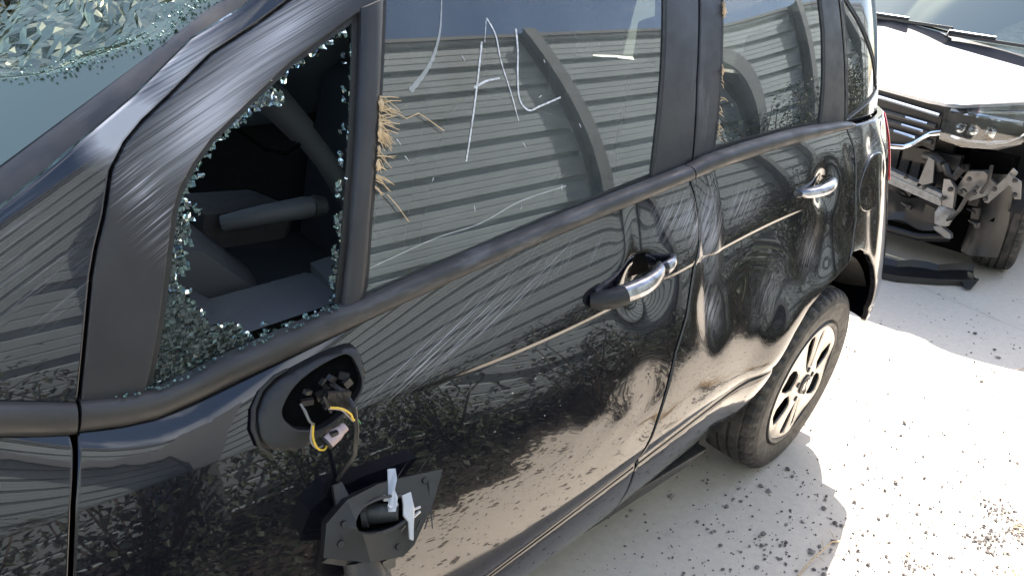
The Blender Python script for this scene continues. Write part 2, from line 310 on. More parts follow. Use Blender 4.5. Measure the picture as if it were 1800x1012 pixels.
# ------------------------------------------------------------------ object helpers
def tag(o, label=None, cat=None, group=None, kind=None):
    for k, v in (('label', label), ('category', cat), ('group', group), ('kind', kind)):
        if v: o[k] = v
    return o
def empty(name, loc):
    o = bpy.data.objects.new(name, None); col.objects.link(o); o.location = loc; o.empty_display_size = .1; return o
ROOTLOC = {}
def adopt(o, parent):
    if parent is not None:
        o.parent = parent
        t = parent.location if parent.type == 'EMPTY' else Vector((0, 0, 0))
        o.matrix_parent_inverse = Matrix.Translation(-t)
def mesh_obj(name, V, F, mat, parent=None, smooth=False, normals=None, sharp=None):
    me = bpy.data.meshes.new(name); me.from_pydata([tuple(map(float, v)) for v in V], [], [tuple(map(int, f)) for f in F]); me.update()
    if mat is not None: me.materials.append(mat if not isinstance(mat, str) else MAT[mat])
    if smooth or normals is not None:
        me.polygons.foreach_set('use_smooth', [True]*len(me.polygons))
    if normals is not None: me.normals_split_custom_set_from_vertices([tuple(map(float, n)) for n in normals])
    elif sharp: me.set_sharp_from_angle(angle=math.radians(sharp))
    o = bpy.data.objects.new(name, me); col.objects.link(o); adopt(o, parent); return o
class MB:
    """collects shapes into one mesh"""
    def __init__(s): s.V = []; s.F = []
    def add(s, V, F):
        k = len(s.V); s.V += [tuple(v) for v in V]; s.F += [tuple(i+k for i in f) for f in F]; return s
    def box(s, c, h, rot=None):
        c = Vector(c); P = [Vector((sx*h[0], sy*h[1], sz*h[2])) for sx in (-1, 1) for sy in (-1, 1) for sz in (-1, 1)]
        if rot is not None: P = [rot @ p for p in P]
        return s.add([p+c for p in P], [(0, 1, 3, 2), (4, 6, 7, 5), (0, 4, 5, 1), (2, 3, 7, 6), (0, 2, 6, 4), (1, 5, 7, 3)])
    def bar(s, a, b, w, h, up=(0, 0, 1)):
        a, b = Vector(a), Vector(b); d = b-a; x = d.normalized(); y = Vector(up).cross(x)
        if y.length < 1e-4: y = Vector((1, 0, 0)).cross(x)
        y.normalize(); z = x.cross(y)
        return s.box((a+b)/2, (d.length/2, w/2, h/2), Matrix((x, y, z)).transposed())
    def tube(s, P, r, n=8, cap=True):
        P = [Vector(p) for p in P]; R = r if isinstance(r, (list, tuple)) else [r]*len(P); k = len(s.V); up = None
        for i, p in enumerate(P):
            d = (P[min(i+1, len(P)-1)]-P[max(i-1, 0)]).normalized()
            if up is None: up = d.orthogonal().normalized()
            up = (up-d*up.dot(d)).normalized(); q = d.cross(up)
            s.V += [tuple(p+(up*math.cos(2*PI*j/n)+q*math.sin(2*PI*j/n))*R[i]) for j in range(n)]
        for i in range(len(P)-1):
            s.F += [(k+i*n+j, k+i*n+(j+1) % n, k+(i+1)*n+(j+1) % n, k+(i+1)*n+j) for j in range(n)]
        if cap: s.F += [tuple(k+j for j in range(n-1, -1, -1)), tuple(k+(len(P)-1)*n+j for j in range(n))]
        return s
    def lathe(s, prof, c, ax, n=32, closed=False):
        ax = Vector(ax).normalized(); u = ax.orthogonal().normalized(); v = ax.cross(u); c = Vector(c); k = len(s.V)
        for (a, r) in prof:
            s.V += [tuple(c+ax*a+(u*math.cos(2*PI*j/n)+v*math.sin(2*PI*j/n))*r) for j in range(n)]
        m = len(prof)
        for i in range(m if closed else m-1):
            i2 = (i+1) % m
            s.F += [(k+i*n+j, k+i*n+(j+1) % n, k+i2*n+(j+1) % n, k+i2*n+j) for j in range(n)]
        return s
    def grid(s, P):     # P[i][j] points
        k = len(s.V); n = len(P[0])
        for r in P: s.V += [tuple(p) for p in r]
        s.F += [(k+i*n+j, k+i*n+j+1, k+(i+1)*n+j+1, k+(i+1)*n+j) for i in range(len(P)-1) for j in range(n-1)]
        return s
    def prism(s, poly, off):    # planar polygon (3d points) pushed along off
        off = Vector(off); n = len(poly); P = [Vector(p) for p in poly]
        return s.add(P+[p+off for p in P], [tuple(range(n-1, -1, -1)), tuple(range(n, 2*n))]+[(i, (i+1) % n, n+(i+1) % n, n+i) for i in range(n)])
    def blob(s, c, r, seed, sq=(1, 1, 1)):   # small irregular pebble
        q = random.Random(seed); V = []; rot = Matrix.Rotation(q.random()*6.28, 3, 'Z')
        for d in ((1, 0, 0), (-1, 0, 0), (0, 1, 0), (0, -1, 0), (0, 0, 1), (0, 0, -1), (.6, .6, .5), (-.6, .55, .45), (-.6, -.6, .5), (.6, -.55, .45)):
            V.append(Vector(c)+rot @ Vector((d[0]*sq[0], d[1]*sq[1], d[2]*sq[2]))*r*q.uniform(.7, 1.2))
        return s.add(V, [(0, 6, 9), (6, 0, 2), (6, 2, 4), (2, 7, 4), (2, 1, 7), (1, 8, 7), (7, 8, 4), (1, 3, 8), (3, 9, 8), (8, 9, 4), (3, 0, 9), (9, 6, 4), (0, 5, 2), (2, 5, 1), (1, 5, 3), (3, 5, 0)])
    def build(s, name, mat, parent=None, smooth=False, sharp=35):
        return mesh_obj(name, s.V, s.F, mat, parent, smooth, None, sharp if smooth else None)
def pip(P, poly):
    x, z = P[:, 0], P[:, 1]; r = np.zeros(len(P), bool); a = np.asarray(poly); b = np.roll(a, -1, 0)
    for (x0, z0), (x1, z1) in zip(a, b):
        if z0 == z1: continue
        c = ((z0 > z) != (z1 > z)); r ^= c & (x < (x1-x0)*(z-z0)/(z1-z0)+x0)
    return r
def seg_dist(P, poly):
    a = np.asarray(poly); b = np.roll(a, -1, 0); best = np.full(len(P), 9e9)
    for p0, p1 in zip(a, b):
        d = p1-p0; l = max(d@d, 1e-12); t = np.clip(((P-p0)@d)/l, 0, 1); q = p0+t[:, None]*d; best = np.minimum(best, np.hypot(*(P-q).T))
    return best
def densify(poly, step, closed=True):
    out = []; n = len(poly)
    for i in range(n if closed else n-1):
        a = np.asarray(poly[i], float); b = np.asarray(poly[(i+1) % n], float); k = max(1, int(math.ceil(np.hypot(*(b-a))/step)))
        out += [a+(b-a)*j/k for j in range(k)]
    if not closed: out.append(np.asarray(poly[-1], float))
    return np.array(out)
def area2(p): p = np.asarray(p); q = np.roll(p, -1, 0); return float((p[:, 0]*q[:, 1]-q[:, 0]*p[:, 1]).sum())
def outward(p):
    d0 = p-np.roll(p, 1, 0); d1 = np.roll(p, -1, 0)-p
    t = d0/np.maximum(np.linalg.norm(d0, axis=1, keepdims=True), 1e-9)+d1/np.maximum(np.linalg.norm(d1, axis=1, keepdims=True), 1e-9)
    n = np.stack([t[:, 1], -t[:, 0]], -1); return n/np.maximum(np.linalg.norm(n, axis=1, keepdims=True), 1e-9)
def panel(name, poly, surf, mat, parent, step=.014, holes=(), inset=.0035, bevel=.0028, thick=.016, off=0., far=False, gap=0., feat=False):
    """a sheet-metal or glass panel: polygon in x-z laid on the surface y = surf(x, z), edges rolled in"""
    loops = [np.asarray(poly, float)]+[np.asarray(h, float) for h in holes]
    loops[0] = loops[0] if area2(loops[0]) > 0 else loops[0][::-1]
    for i in range(1, len(loops)): loops[i] = loops[i] if area2(loops[i]) < 0 else loops[i][::-1]
    loops = [densify(l, step) for l in loops]
    outs = [outward(l) for l in loops]
    if gap: loops[0] = loops[0]-outs[0]*gap
    pts = []; edges = []; nb = 0; onrm = []
    for l, o in zip(loops, outs):
        k = len(pts); n = len(l); pts += list(l); onrm += list(o); edges += [(k+i, k+(i+1) % n) for i in range(n)]
    nb = len(pts)
    if inset:
        for l, o in zip(loops, outs):
            q = l-o*inset; k = len(pts); n = len(l); pts += list(q); edges += [(k+i, k+(i+1) % n) for i in range(n)]
    lo, hi = loops[0].min(0), loops[0].max(0)
    gx, gz = np.meshgrid(np.arange(lo[0], hi[0], step), np.arange(lo[1], hi[1], step)); gx = gx+(np.arange(gx.shape[0]) % 2)[:, None]*step*.5
    G = np.stack([gx.ravel(), gz.ravel()], -1); ok = pip(G, loops[0])
    for h in loops[1:]: ok &= ~pip(G, h)
    G = G[ok]
    for l in loops: G = G[seg_dist(G, l) > inset+step*.45]
    if feat:      # rows of points along the character line and the lower ledge
        xs_ = np.arange(lo[0], hi[0], step*.55); rows = []
        for zf, offs in ((zcrease, (.006, .002, .0003, -.0025, -.005, -.0075, -.010, -.015)), (zledge, (.016, .010, .006, .003, .0003, -.004, -.009))):
            zz = zf(xs_); G = G[np.abs(G[:, 1]-zf(G[:, 0])-.0) > .020]
            rows += [np.stack([xs_, zz+o], -1) for o in offs]
        R_ = np.concatenate(rows); R_ = R_[pip(R_, loops[0])]
        for l in loops: R_ = R_[seg_dist(R_, l) > inset+.002]
        pts += list(R_)
    pts += list(G)
    vs, es, fs, ov, oe, of = delaunay_2d_cdt([Vector(p) for p in pts], edges, [], 0, 1e-6)
    P = np.array([(v.x, v.y) for v in vs]); fs = [f for f in fs if len(f) == 3]
    cen = np.array([P[list(f)].mean(0) for f in fs]); ok = pip(cen, loops[0])
    for h in loops[1:]: ok &= ~pip(cen, h)
    fs = [f for f, k in zip(fs, ok) if k]
    fs = [f if area2(P[list(f)]) > 0 else f[::-1] for f in fs]
    y = surf(P[:, 0], P[:, 1])+off; nr = gradn(surf, P[:, 0], P[:, 1])
    bidx = {}
    for i, o in enumerate(ov):
        for k in o:
            if k < nb: bidx[k] = i
    for k, i in bidx.items():
        if inset: y[i] += bevel; nr[i] += np.array([onrm[k][0], 0, onrm[k][1]])*1.1; nr[i] /= np.linalg.norm(nr[i])
    V = [(P[i, 0], y[i], P[i, 1]) for i in range(len(P))]; NR = [tuple(n) for n in nr]; F = [tuple(f) for f in fs]
    if thick:
        k0 = 0
        for l in loops:
            n = len(l); base = len(V)
            for j in range(n):
                i = bidx.get(k0+j, 0); o = onrm[k0+j]
                V += [V[i], (V[i][0]-o[0]*.001, V[i][1]+thick, V[i][2]-o[1]*.001)]; NR += [(o[0], 0, o[1])]*2
            F += [(base+2*j, base+2*j+1, base+2*((j+1) % n)+1, base+2*((j+1) % n)) for j in range(n)]
            k0 += n
    if far:
        V = [(v[0], 2*YC-v[1], v[2]) for v in V]; NR = [(n[0], -n[1], n[2]) for n in NR]; F = [f[::-1] for f in F]
    return mesh_obj(name, V, F, mat, parent, True, NR)
def strip(name, up, lo, surf, mat, parent, bulge=.012, n=9, step=.02, back=.02, far=False):
    """trim strip between an upper and a lower line on the car's side, convex in section"""
    U = densify(up, step, False); Lw = densify(lo, step, False)
    m = max(len(U), len(Lw)); rs = lambda A: np.stack([np.interp(np.linspace(0, 1, m), np.linspace(0, 1, len(A)), A[:, i]) for i in (0, 1)], -1)
    U, Lw = rs(U), rs(Lw); rows = []
    for k in range(n):
        t = k/(n-1); p = Lw*(1-t)+U*t; y = surf(p[:, 0], p[:, 1]); b = bulge*(max(0, 1-abs(2*t-1)**3.2))-.002
        rows.append([(p[i, 0], y[i]-b, p[i, 1]) for i in range(m)])
    rows.insert(0, [(x, y+back, z) for x, y, z in rows[0]]); rows.append([(x, y+back, z) for x, y, z in rows[-1]])
    mb = MB().grid(rows)
    k = len(mb.V)
    for e in (0, m-1): mb.F.append(tuple(range(e, len(rows)*m, m)))
    if far: mb.V = [(v[0], 2*YC-v[1], v[2]) for v in mb.V]; mb.F = [f[::-1] for f in mb.F]
    return mb.build(name, mat, parent, True, 50)
# ------------------------------------------------------------------ ground
def ground():
    mb = MB(); xs = [-900, -60, -8, -4, 0, 4, 9, 14, 60, 900]; ys = [-900, -60, -8, -3, 0, 3, 8, 60, 900]
    P = [[(x, y, 0) for x in xs] for y in ys]
    mb.grid(P); return tag(mb.build('ground', 'concrete'), kind='structure')
gnd = ground()
def joint(a, b, w):
    a, b = Vector(a), Vector(b); d = (b-a).normalized(); n = Vector((-d.y, d.x, 0))*w/2; q = random.Random(int(a.x*91)); U = []; Lw = []
    k = int((b-a).length/.06)
    for i in range(k+1):
        p = a+(b-a)*i/k; j = q.uniform(.55, 1.25); U.append(p+n*j+Vector((0, 0, .004))); Lw.append(p-n*j+Vector((0, 0, .004)))
    return MB().grid([Lw, U]).build('expansion_joint', 'joint', gnd)
joint((3.6, -3, 0), (3.75, 5, 0), .006); joint((1.30, -2.2, 0), (2.05, 1.2, 0), .0022); joint((-3.1, -3, 0), (-2.9, 5, 0), .006)
# ------------------------------------------------------------------ steel fence behind the photographer (seen in the car's glass and paint)
FY = -2.30; FH = 2.98
def fence():
    root = empty('metal_fence', (3, FY, 0))
    tag(root, 'tall grey-green ribbed steel fence mirrored in the black car', 'fence')
    prof = [(0, 0)]; z = .0
    while z < FH-.05:   # one broad flute: deep narrow groove then a flat with two fine ribs
        prof += [(z+.004, 0), (z+.012, -.055), (z+.068, -.055), (z+.078, 0), (z+.138, 0), (z+.142, -.005), (z+.148, -.005), (z+.152, 0), (z+.212, 0), (z+.216, -.005), (z+.222, -.005), (z+.226, 0)]
        z += .2855
    prof = [p for p in prof if p[0] <= FH]+[(FH, 0)]
    posts = [-7.6, -4.4, -1.35, 1.50, 3.42, 4.35, 6.2, 8.1, 10.4]
    for i, (a, b) in enumerate(zip([-9.5]+posts, posts+[13.])):
        P = [[(a, FY+y, z) for z, y in prof], [(b-.004, FY+y, z) for z, y in prof]]
        MB().grid(P).build('ribbed_sheet', 'sheet', root)
    for x in posts:
        m = MB(); m.box((x, FY+.115, 1.51), (.055, .012, 1.51)); m.box((x, FY+.06, 1.51), (.010, .045, 1.51)); m.box((x, FY+.014, 1.51), (.055, .006, 1.51))
        m.build('post', 'post', root)
    for i, (a, b) in enumerate(zip([-9.5]+posts, posts+[13.])):
        MB().box(((a+b)/2, FY-.01, FH+.02), ((b-a)/2-.002, .03, .022)).build('top_rail', 'post', root)
fence()
def bush(x, y, h, w, seed, label, matn='leaf', dens=1.):
    root = empty('bush', (x, y, 0)); tag(root, label, 'bush', 'bushes along the foot of the fence'); q = random.Random(seed); st = MB(); lf = MB()
    for s in range(int(9*dens)+4):
        a = q.random()*6.28; d = Vector((math.cos(a)*w*q.uniform(.3, 1), math.sin(a)*.55*q.uniform(.3, 1), 0)); top = Vector((x, y, 0))+d+Vector((0, 0, h*q.uniform(.55, 1.05)))
        P = []
        for k in range(6):
            t = k/5; P.append(Vector((x, y, 0))*(1-t)+top*t+Vector((q.uniform(-.05, .05)*t, q.uniform(-.05, .05)*t, .15*h*math.sin(t*PI)*.4)))
        st.tube(P, [.010-.0015*k for k in range(6)], 4, False)
        for k in range(int(60*dens)):
            t = q.uniform(.12, 1.0); i = min(4, int(t*5)); p = P[i].lerp(P[i+1], t*5-i)+Vector((q.gauss(0, .11), q.gauss(0, .09), q.gauss(0, .08)))
            if p.z < .01: p.z = .015
            r = Matrix.Rotation(q.random()*6.28, 3, 'Z') @ Matrix.Rotation(q.uniform(-1.1, .6), 3, 'X'); l = q.uniform(.025, .055); wd_ = l*.36
            lf.add([p, p+r @ Vector((wd_, l*.5, .004)), p+r @ Vector((0, l, -.006)), p+r @ Vector((-wd_, l*.5, .004))], [(0, 1, 2, 3)])
    st.build('stems', 'twig', root); o = lf.build('foliage', matn, root); return root
bl = [(-6.2, .9, .6), (-5.3, .7, .55), (-4.5, 1.0, .6), (-3.7, .75, .55), (-3.0, .9, .55), (-2.3, .65, .5), (-1.7, .8, .5), (-1.0, .62, .5), (-.35, .55, .45), (.3, .62, .5), (.95, .58, .45), (1.75, .85, .5), (2.45, 1.15, .55), (3.05, 1.55, .6), (3.75, 1.75, .6), (4.45, 1.6, .65), (5.3, 1.9, .7), (6.3, 1.5, .7), (7.4, 1.7, .7)]
for i, (x, h, w) in enumerate(bl):
    big = 'tall' if h > 1.3 else ('knee-high' if h < .7 else 'waist-high')
    nth = ['first', 'second', 'third', 'fourth', 'fifth', 'sixth', 'seventh', 'eighth', 'ninth', 'tenth', 'eleventh', 'twelfth', 'thirteenth', 'fourteenth', 'fifteenth', 'sixteenth', 'seventeenth', 'eighteenth', 'nineteenth'][i]
    bush(x, FY+.55+.16*math.sin(i*2.3), h, w, 40+i, f'{big} leafy bush, {nth} along the ribbed fence from the nose of the black car', 'leaf' if i % 3 else 'leaf2', 2.1 if h > 1.3 else 1.15)
# low ragged growth and leaf litter in front of the bushes
lm = MB(); q = random.Random(5)
def green_edge(x): return float(np.interp(x, [-4, -1.1, -.5, .2, .9, 7], [-.95, -.88, -1.15, -1.62, -1.9, -1.9]))+.07*math.sin(x*9)+.05*math.sin(x*23+1)
xs_ = np.linspace(-9, 9, 240); sb = MB().grid([[(x, FY-.05, .004) for x in xs_], [(x, green_edge(x)-.06+.03*math.sin(x*37), .004) for x in xs_]]); tag(sb.build('soil_bed', 'soil'), kind='structure')
for i in range(17000):
    x = q.uniform(-5, 6); e = green_edge(x)+q.gauss(0, .05); y = FY+.12+(e-FY-.12)*q.random()**.8; r = Matrix.Rotation(q.random()*6.28, 3, 'Z') @ Matrix.Rotation(q.uniform(-.9, .9), 3, 'X'); l = q.uniform(.02, .05)
    hmax = .06+.36*min(1, max(0, (e-y)/.5))*(.6+.4*math.sin(x*5.3+y*4)); p = Vector((x, y, .012+hmax*q.random()))
    lm.add([p, p+r @ Vector((l*.35, l*.5, .003)), p+r @ Vector((0, l, 0)), p+r @ Vector((-l*.35, l*.5, .003))], [(0, 1, 2, 3)])
tag(lm.build('ground_cover', 'leaf2'), 'low leafy ground cover in front of the fence bushes', 'ground cover', kind='stuff')
lm = MB()
for i in range(150):
    x = q.uniform(-2.2, 2.4); y = green_edge(x)+abs(q.gauss(0, .20)); r = Matrix.Rotation(q.random()*6.28, 3, 'Z') @ Matrix.Rotation(q.uniform(-.25, .25), 3, 'X'); l = q.uniform(.015, .045); p = Vector((x, y, .012))
    lm.add([p, p+r @ Vector((l*.35, l*.5, .004)), p+r @ Vector((0, l, 0)), p+r @ Vector((-l*.35, l*.5, .004))], [(0, 1, 2, 3)])
tag(lm.build('leaf_litter', 'dead_leaf'), 'dead leaves scattered over the concrete beside the bushes', 'leaves', kind='stuff')
# ------------------------------------------------------------------ the black car
CAR = empty('black_car', (-.9, YC, 0)); tag(CAR, 'crashed black compact car with a smashed front quarter window and torn-off wing mirror', 'car')
zb = lambda x: float(zbelt(x))
SEAM_F = [(-1.893, .885), (-1.900, .862), (-1.92, .804), (-1.944, .712), (-1.965, .60), (-1.975, .45), (-1.962, .33), (-1.935, .212)]
SEAM_M = [(-.614, 1.034), (-.604, 1.0), (-.60, .959), (-.612, .883), (-.648, .794), (-.67, .736), (-.713, .662), (-.743, .582), (-.79, .475), (-.822, .424), (-.832, .39), (-.828, .33), (-.824, .27), (-.82, .212)]
SEAM_R = [(.094, 1.072), (.118, 1.01), (.117, .948), (.116, .813), (.085, .750), (.03, .706)]
ARCH_F = [(.03, .706), (-.076, .678), (-.175, .633), (-.237, .581), (-.285, .51), (-.325, .433), (-.355, .347), (-.372, .28), (-.385, .212)]
ARCH_R = [(.03, .706), (.085, .728), (.14, .722), (.197, .695), (.234, .648), (.262, .58)]
GAP_UP = [(-1.884, .905), (-1.881, .92), (-1.852, 1.017), (-1.832, 1.082), (-1.819, 1.115), (-1.80, 1.155), (-1.778, 1.21), (-1.754, 1.241), (-1.725, 1.266), (-1.684, 1.294), (-1.651, 1.318), (-1.614, 1.344), (-1.539, 1.38), (-1.477, 1.413), (-1.37, 1.465)]
QUART = [(-1.803, .897), (-1.777, .964), (-1.756, 1.024), (-1.732, 1.098), (-1.716, 1.145), (-1.70, 1.175), (-1.675, 1.205), (-1.644, 1.234), (-1.582, 1.276), (-1.50, 1.329), (-1.415, 1.371), (-1.368, 1.394), (-1.409, 1.248), (-1.455, 1.082), (-1.494, .940), (-1.585, .926), (-1.691, .910), (-1.76, .893)]
DIVL = [(-1.366, 1.40), (-1.409, 1.248), (-1.455, 1.082), (-1.492, .945)]
DIVR = [(-1.322, 1.414), (-1.354, 1.312), (-1.393, 1.184), (-1.424, 1.076), (-1.452, .95)]
TRU = [(-1.88, .923), (-1.829, .911), (-1.782, .906), (-1.74, .913), (-1.691, .925), (-1.585, .942), (-1.498, .957), (-1.451, .962), (-1.303, .982), (-1.137, 1.004), (-.945, 1.029), (-.758, 1.05), (-.625, 1.064)]
TRL = [(-1.891, .881), (-1.835, .868), (-1.794, .864), (-1.73, .873), (-1.661, .886), (-1.544, .906), (-1.451, .922), (-1.279, .951), (-1.114, .976), (-.909, .999), (-.696, 1.023), (-.616, 1.032)]
TRU2 = [(-.621, 1.064), (-.56, 1.076), (-.413, 1.087), (-.204, 1.095), (-.073, 1.093), (.059, 1.087), (.118, 1.082)]
TRL2 = [(-.612, 1.032), (-.527, 1.043), (-.335, 1.055), (-.112, 1.063), (.022, 1.066), (.105, 1.067)]
FGL = [(-1.452, .955), (-1.424, 1.076), (-1.393, 1.184), (-1.354, 1.312), (-1.322, 1.414), (-1.30, 1.462), (-.9, 1.48), (-.585, 1.472), (-.613, 1.404), (-.66, 1.249), (-.698, 1.13), (-.722, 1.045), (-.945, 1.021), (-1.137, .996), (-1.303, .974)]
RGL = [(-.502, 1.075), (-.463, 1.20), (-.437, 1.302), (-.409, 1.402), (-.392, 1.465), (-.2, 1.472), (0.0, 1.462), (.017, 1.399), (.02, 1.322), (.011, 1.203), (-.002, 1.121), (-.012, 1.085), (-.204, 1.088), (-.413, 1.08)]
QGL = [(.143, 1.082), (.255, 1.112), (.375, 1.142), (.318, 1.24), (.273, 1.291), (.219, 1.348), (.15, 1.405), (.134, 1.398), (.137, 1.257), (.138, 1.152)]
BSEAM = [(-.47, 1.475), (-.494, 1.403), (-.543, 1.238), (-.578, 1.072), (-.59, 1.045)]
DSEAM = [(.100, 1.475), (.112, 1.398), (.121, 1.257), (.125, 1.152), (.128, 1.075)]
def top_line(x0, x1, n, dz): return [(x, zb(x)+dz) for x in np.linspace(x0, x1, n)]
def car_side(far):
    pd, pr, pq, pp, fr = (('paint_door', 'paint_rear', 'paint_quarter', 'paint_pillar', 'frame') if not far else ('paint',)*4+('trim',))
    B = body if not far else body0; st = .0125 if not far else .04; kw = dict(far=far, step=st)
    fd = panel('front_door', top_line(-1.890, -.622, 30, .008)+SEAM_M+SEAM_F[::-1], B, pd, CAR, gap=.0028, feat=True, **kw)
    rd = panel('rear_door', top_line(-.612, .092, 16, .008)+SEAM_R+ARCH_F[1:]+SEAM_M[::-1], B, pr, CAR, gap=.0028, feat=True, **kw)
    qp = panel('quarter_panel', SEAM_R[::-1]+[(.30, 1.072), (.575, 1.072), (.57, .92), (.51, .80), (.44, .70), (.39, .60), (.345, .50), (.30, .435), (.278, .50), (.268, .575)]+ARCH_R[::-1][1:-1], B, pq, CAR, gap=.002, feat=True, **kw)
    fe = panel('front_fender', [(-1.896, zb(-1.896)+.008)]+SEAM_F[1:]+[(-2.20, .21), (-2.19, .31), (-2.215, .43), (-2.29, .56), (-2.42, .65), (-2.54, .672), (-2.66, .65), (-2.79, .56), (-2.865, .43), (-2.89, .31), (-2.90, .25), (-3.12, .27), (-3.14, .55), (-3.05, .80), (-2.8, .90), (-2.5, zb(-2.5)+.008), (-2.1, zb(-2.1)+.008)], body0, 'paint', CAR, gap=.0028, feat=True, far=far, step=.016 if not far else .04)
    pil = panel('pillar_panel', [(-2.22, .985), (-1.909, 1.181), (-1.852, 1.217), (-1.791, 1.257), (-1.726, 1.299), (-1.695, 1.322), (-1.636, 1.365), (-1.561, 1.401), (-1.42, 1.487), (-1.37, 1.467)]+GAP_UP[::-1][1:]+[(-1.89, .90), (-1.968, .935), (-2.1, .985)], pillar, pp, CAR, gap=.0022, **kw)
    frame_bot = [(-.60, 1.045), (-.76, 1.035), (-.945, 1.012), (-1.137, .988), (-1.303, .966), (-1.451, .945), (-1.498, .930), (-1.585, .915), (-1.691, .898), (-1.782, .882), (-1.86, .892)]
    wf = panel('window_frame', GAP_UP+[(-1.28, 1.50), (-.9, 1.516), (-.46, 1.512)]+BSEAM+frame_bot, green, fr, fd, gap=.002, holes=[QUART, FGL], thick=.030, **kw)
    wr = panel('window_frame', [(x+.002, z) for x, z in BSEAM[::-1]]+[(-.455, 1.512), (-.2, 1.512), (.097, 1.505)]+DSEAM+[(-.01, 1.072), (-.204, 1.078), (-.413, 1.070), (-.50, 1.06)], green, fr, rd, gap=.002, holes=[RGL], thick=.030, **kw)
    dp = panel('rear_pillar', [(x+.004, z) for x, z in DSEAM[::-1]]+[(.105, 1.51), (.30, 1.508), (.52, 1.50), (.57, 1.36), (.575, 1.20), (.575, 1.078)], green, pq, CAR, gap=.002, holes=[QGL], thick=.02, **kw)
    for nm, pl, par in (('front_window', FGL, CAR), ('rear_window', RGL, CAR), ('quarter_window', QGL, CAR)):
        o = panel(nm, pl, green, 'glass' if nm[0] == 'f' else 'glass_dark', par, inset=0, bevel=0, thick=0, off=.005, far=far, step=.02 if not far else .05)
        WIN.setdefault(nm, o)
    for nm, pl, par in (('window_seal', FGL, fd), ('window_seal', RGL, rd), ('window_seal', QGL, qp)):
        P_ = densify(pl if area2(pl) > 0 else pl[::-1], .03); inn = P_-outward(P_)*.008
        panel(nm, P_, green, 'rubber', par, inset=0, thick=.004, off=.002, holes=[inn], far=far, step=.02)
    strip('belt_trim', TRU, TRL, trimy, 'trim', fd, far=far); strip('belt_trim', TRU2, TRL2, trimy, 'trim', rd, far=far)
    strip('belt_trim', [(-2.2, 1.005), (-2.1, .995), (-1.967, .953), (-1.926, .938), (-1.885, .922)], [(-2.2, .975), (-2.1, .955), (-1.976, .909), (-1.935, .892), (-1.895, .878)], trimy, 'trim', fe, far=far)
    strip('window_divider', DIVR[::-1][::-1], DIVL, lambda x, z: green(x, z)-.004, 'frame', fd, bulge=.006, far=far)
    # black shell behind the panel gaps
    sh = top_line(-2.1, .60, 40, -.004)+[(.55, .92), (.40, .70), (.34, .62), (.29, .60), (.20, .71), (.08, .752), (-.08, .715), (-.21, .655), (-.29, .59), (-.35, .47), (-.40, .33), (-.41, .205), (-2.14, .205), (-2.15, .45), (-2.2, .60)]
    panel('door_aperture', sh, lambda x, z: body0(x, z)+.045, 'void', CAR, inset=0, thick=0, far=far, step=.04)
    G_ = densify(GAP_UP, .05, False); nn = np.stack([-np.gradient(G_[:, 1]), np.gradient(G_[:, 0])], -1); nn /= np.linalg.norm(nn, axis=1, keepdims=True)
    panel('pillar_aperture', np.concatenate([G_+nn*.02, (G_-nn*.014)[::-1]]), green, 'void', CAR, inset=0, thick=0, off=.022, far=far, step=.03)
    panel('sill', [(-1.93, .216), (-.83, .216), (-.40, .216), (-.46, .185), (-.83, .165), (-1.9, .155)], lambda x, z: .048+.25*np.maximum(.212-z, 0)+plan(x), 'plastic_grey', CAR, inset=.004, thick=.05, far=far, step=.04)
    panel('tail_light', [(.455, .86), (.565, .872), (.568, 1.060), (.48, 1.060), (.462, 1.0)], lambda x, z: body0(x, z) if np.ndim(x) == 0 else np.where(z < 1.066, body0(x, z), green(x, z)-.006), 'red', CAR, off=-.010, far=far, step=.025)
    return fd, rd, qp
WIN = {}
FD, RD, QP = car_side(False)
car_side(True)
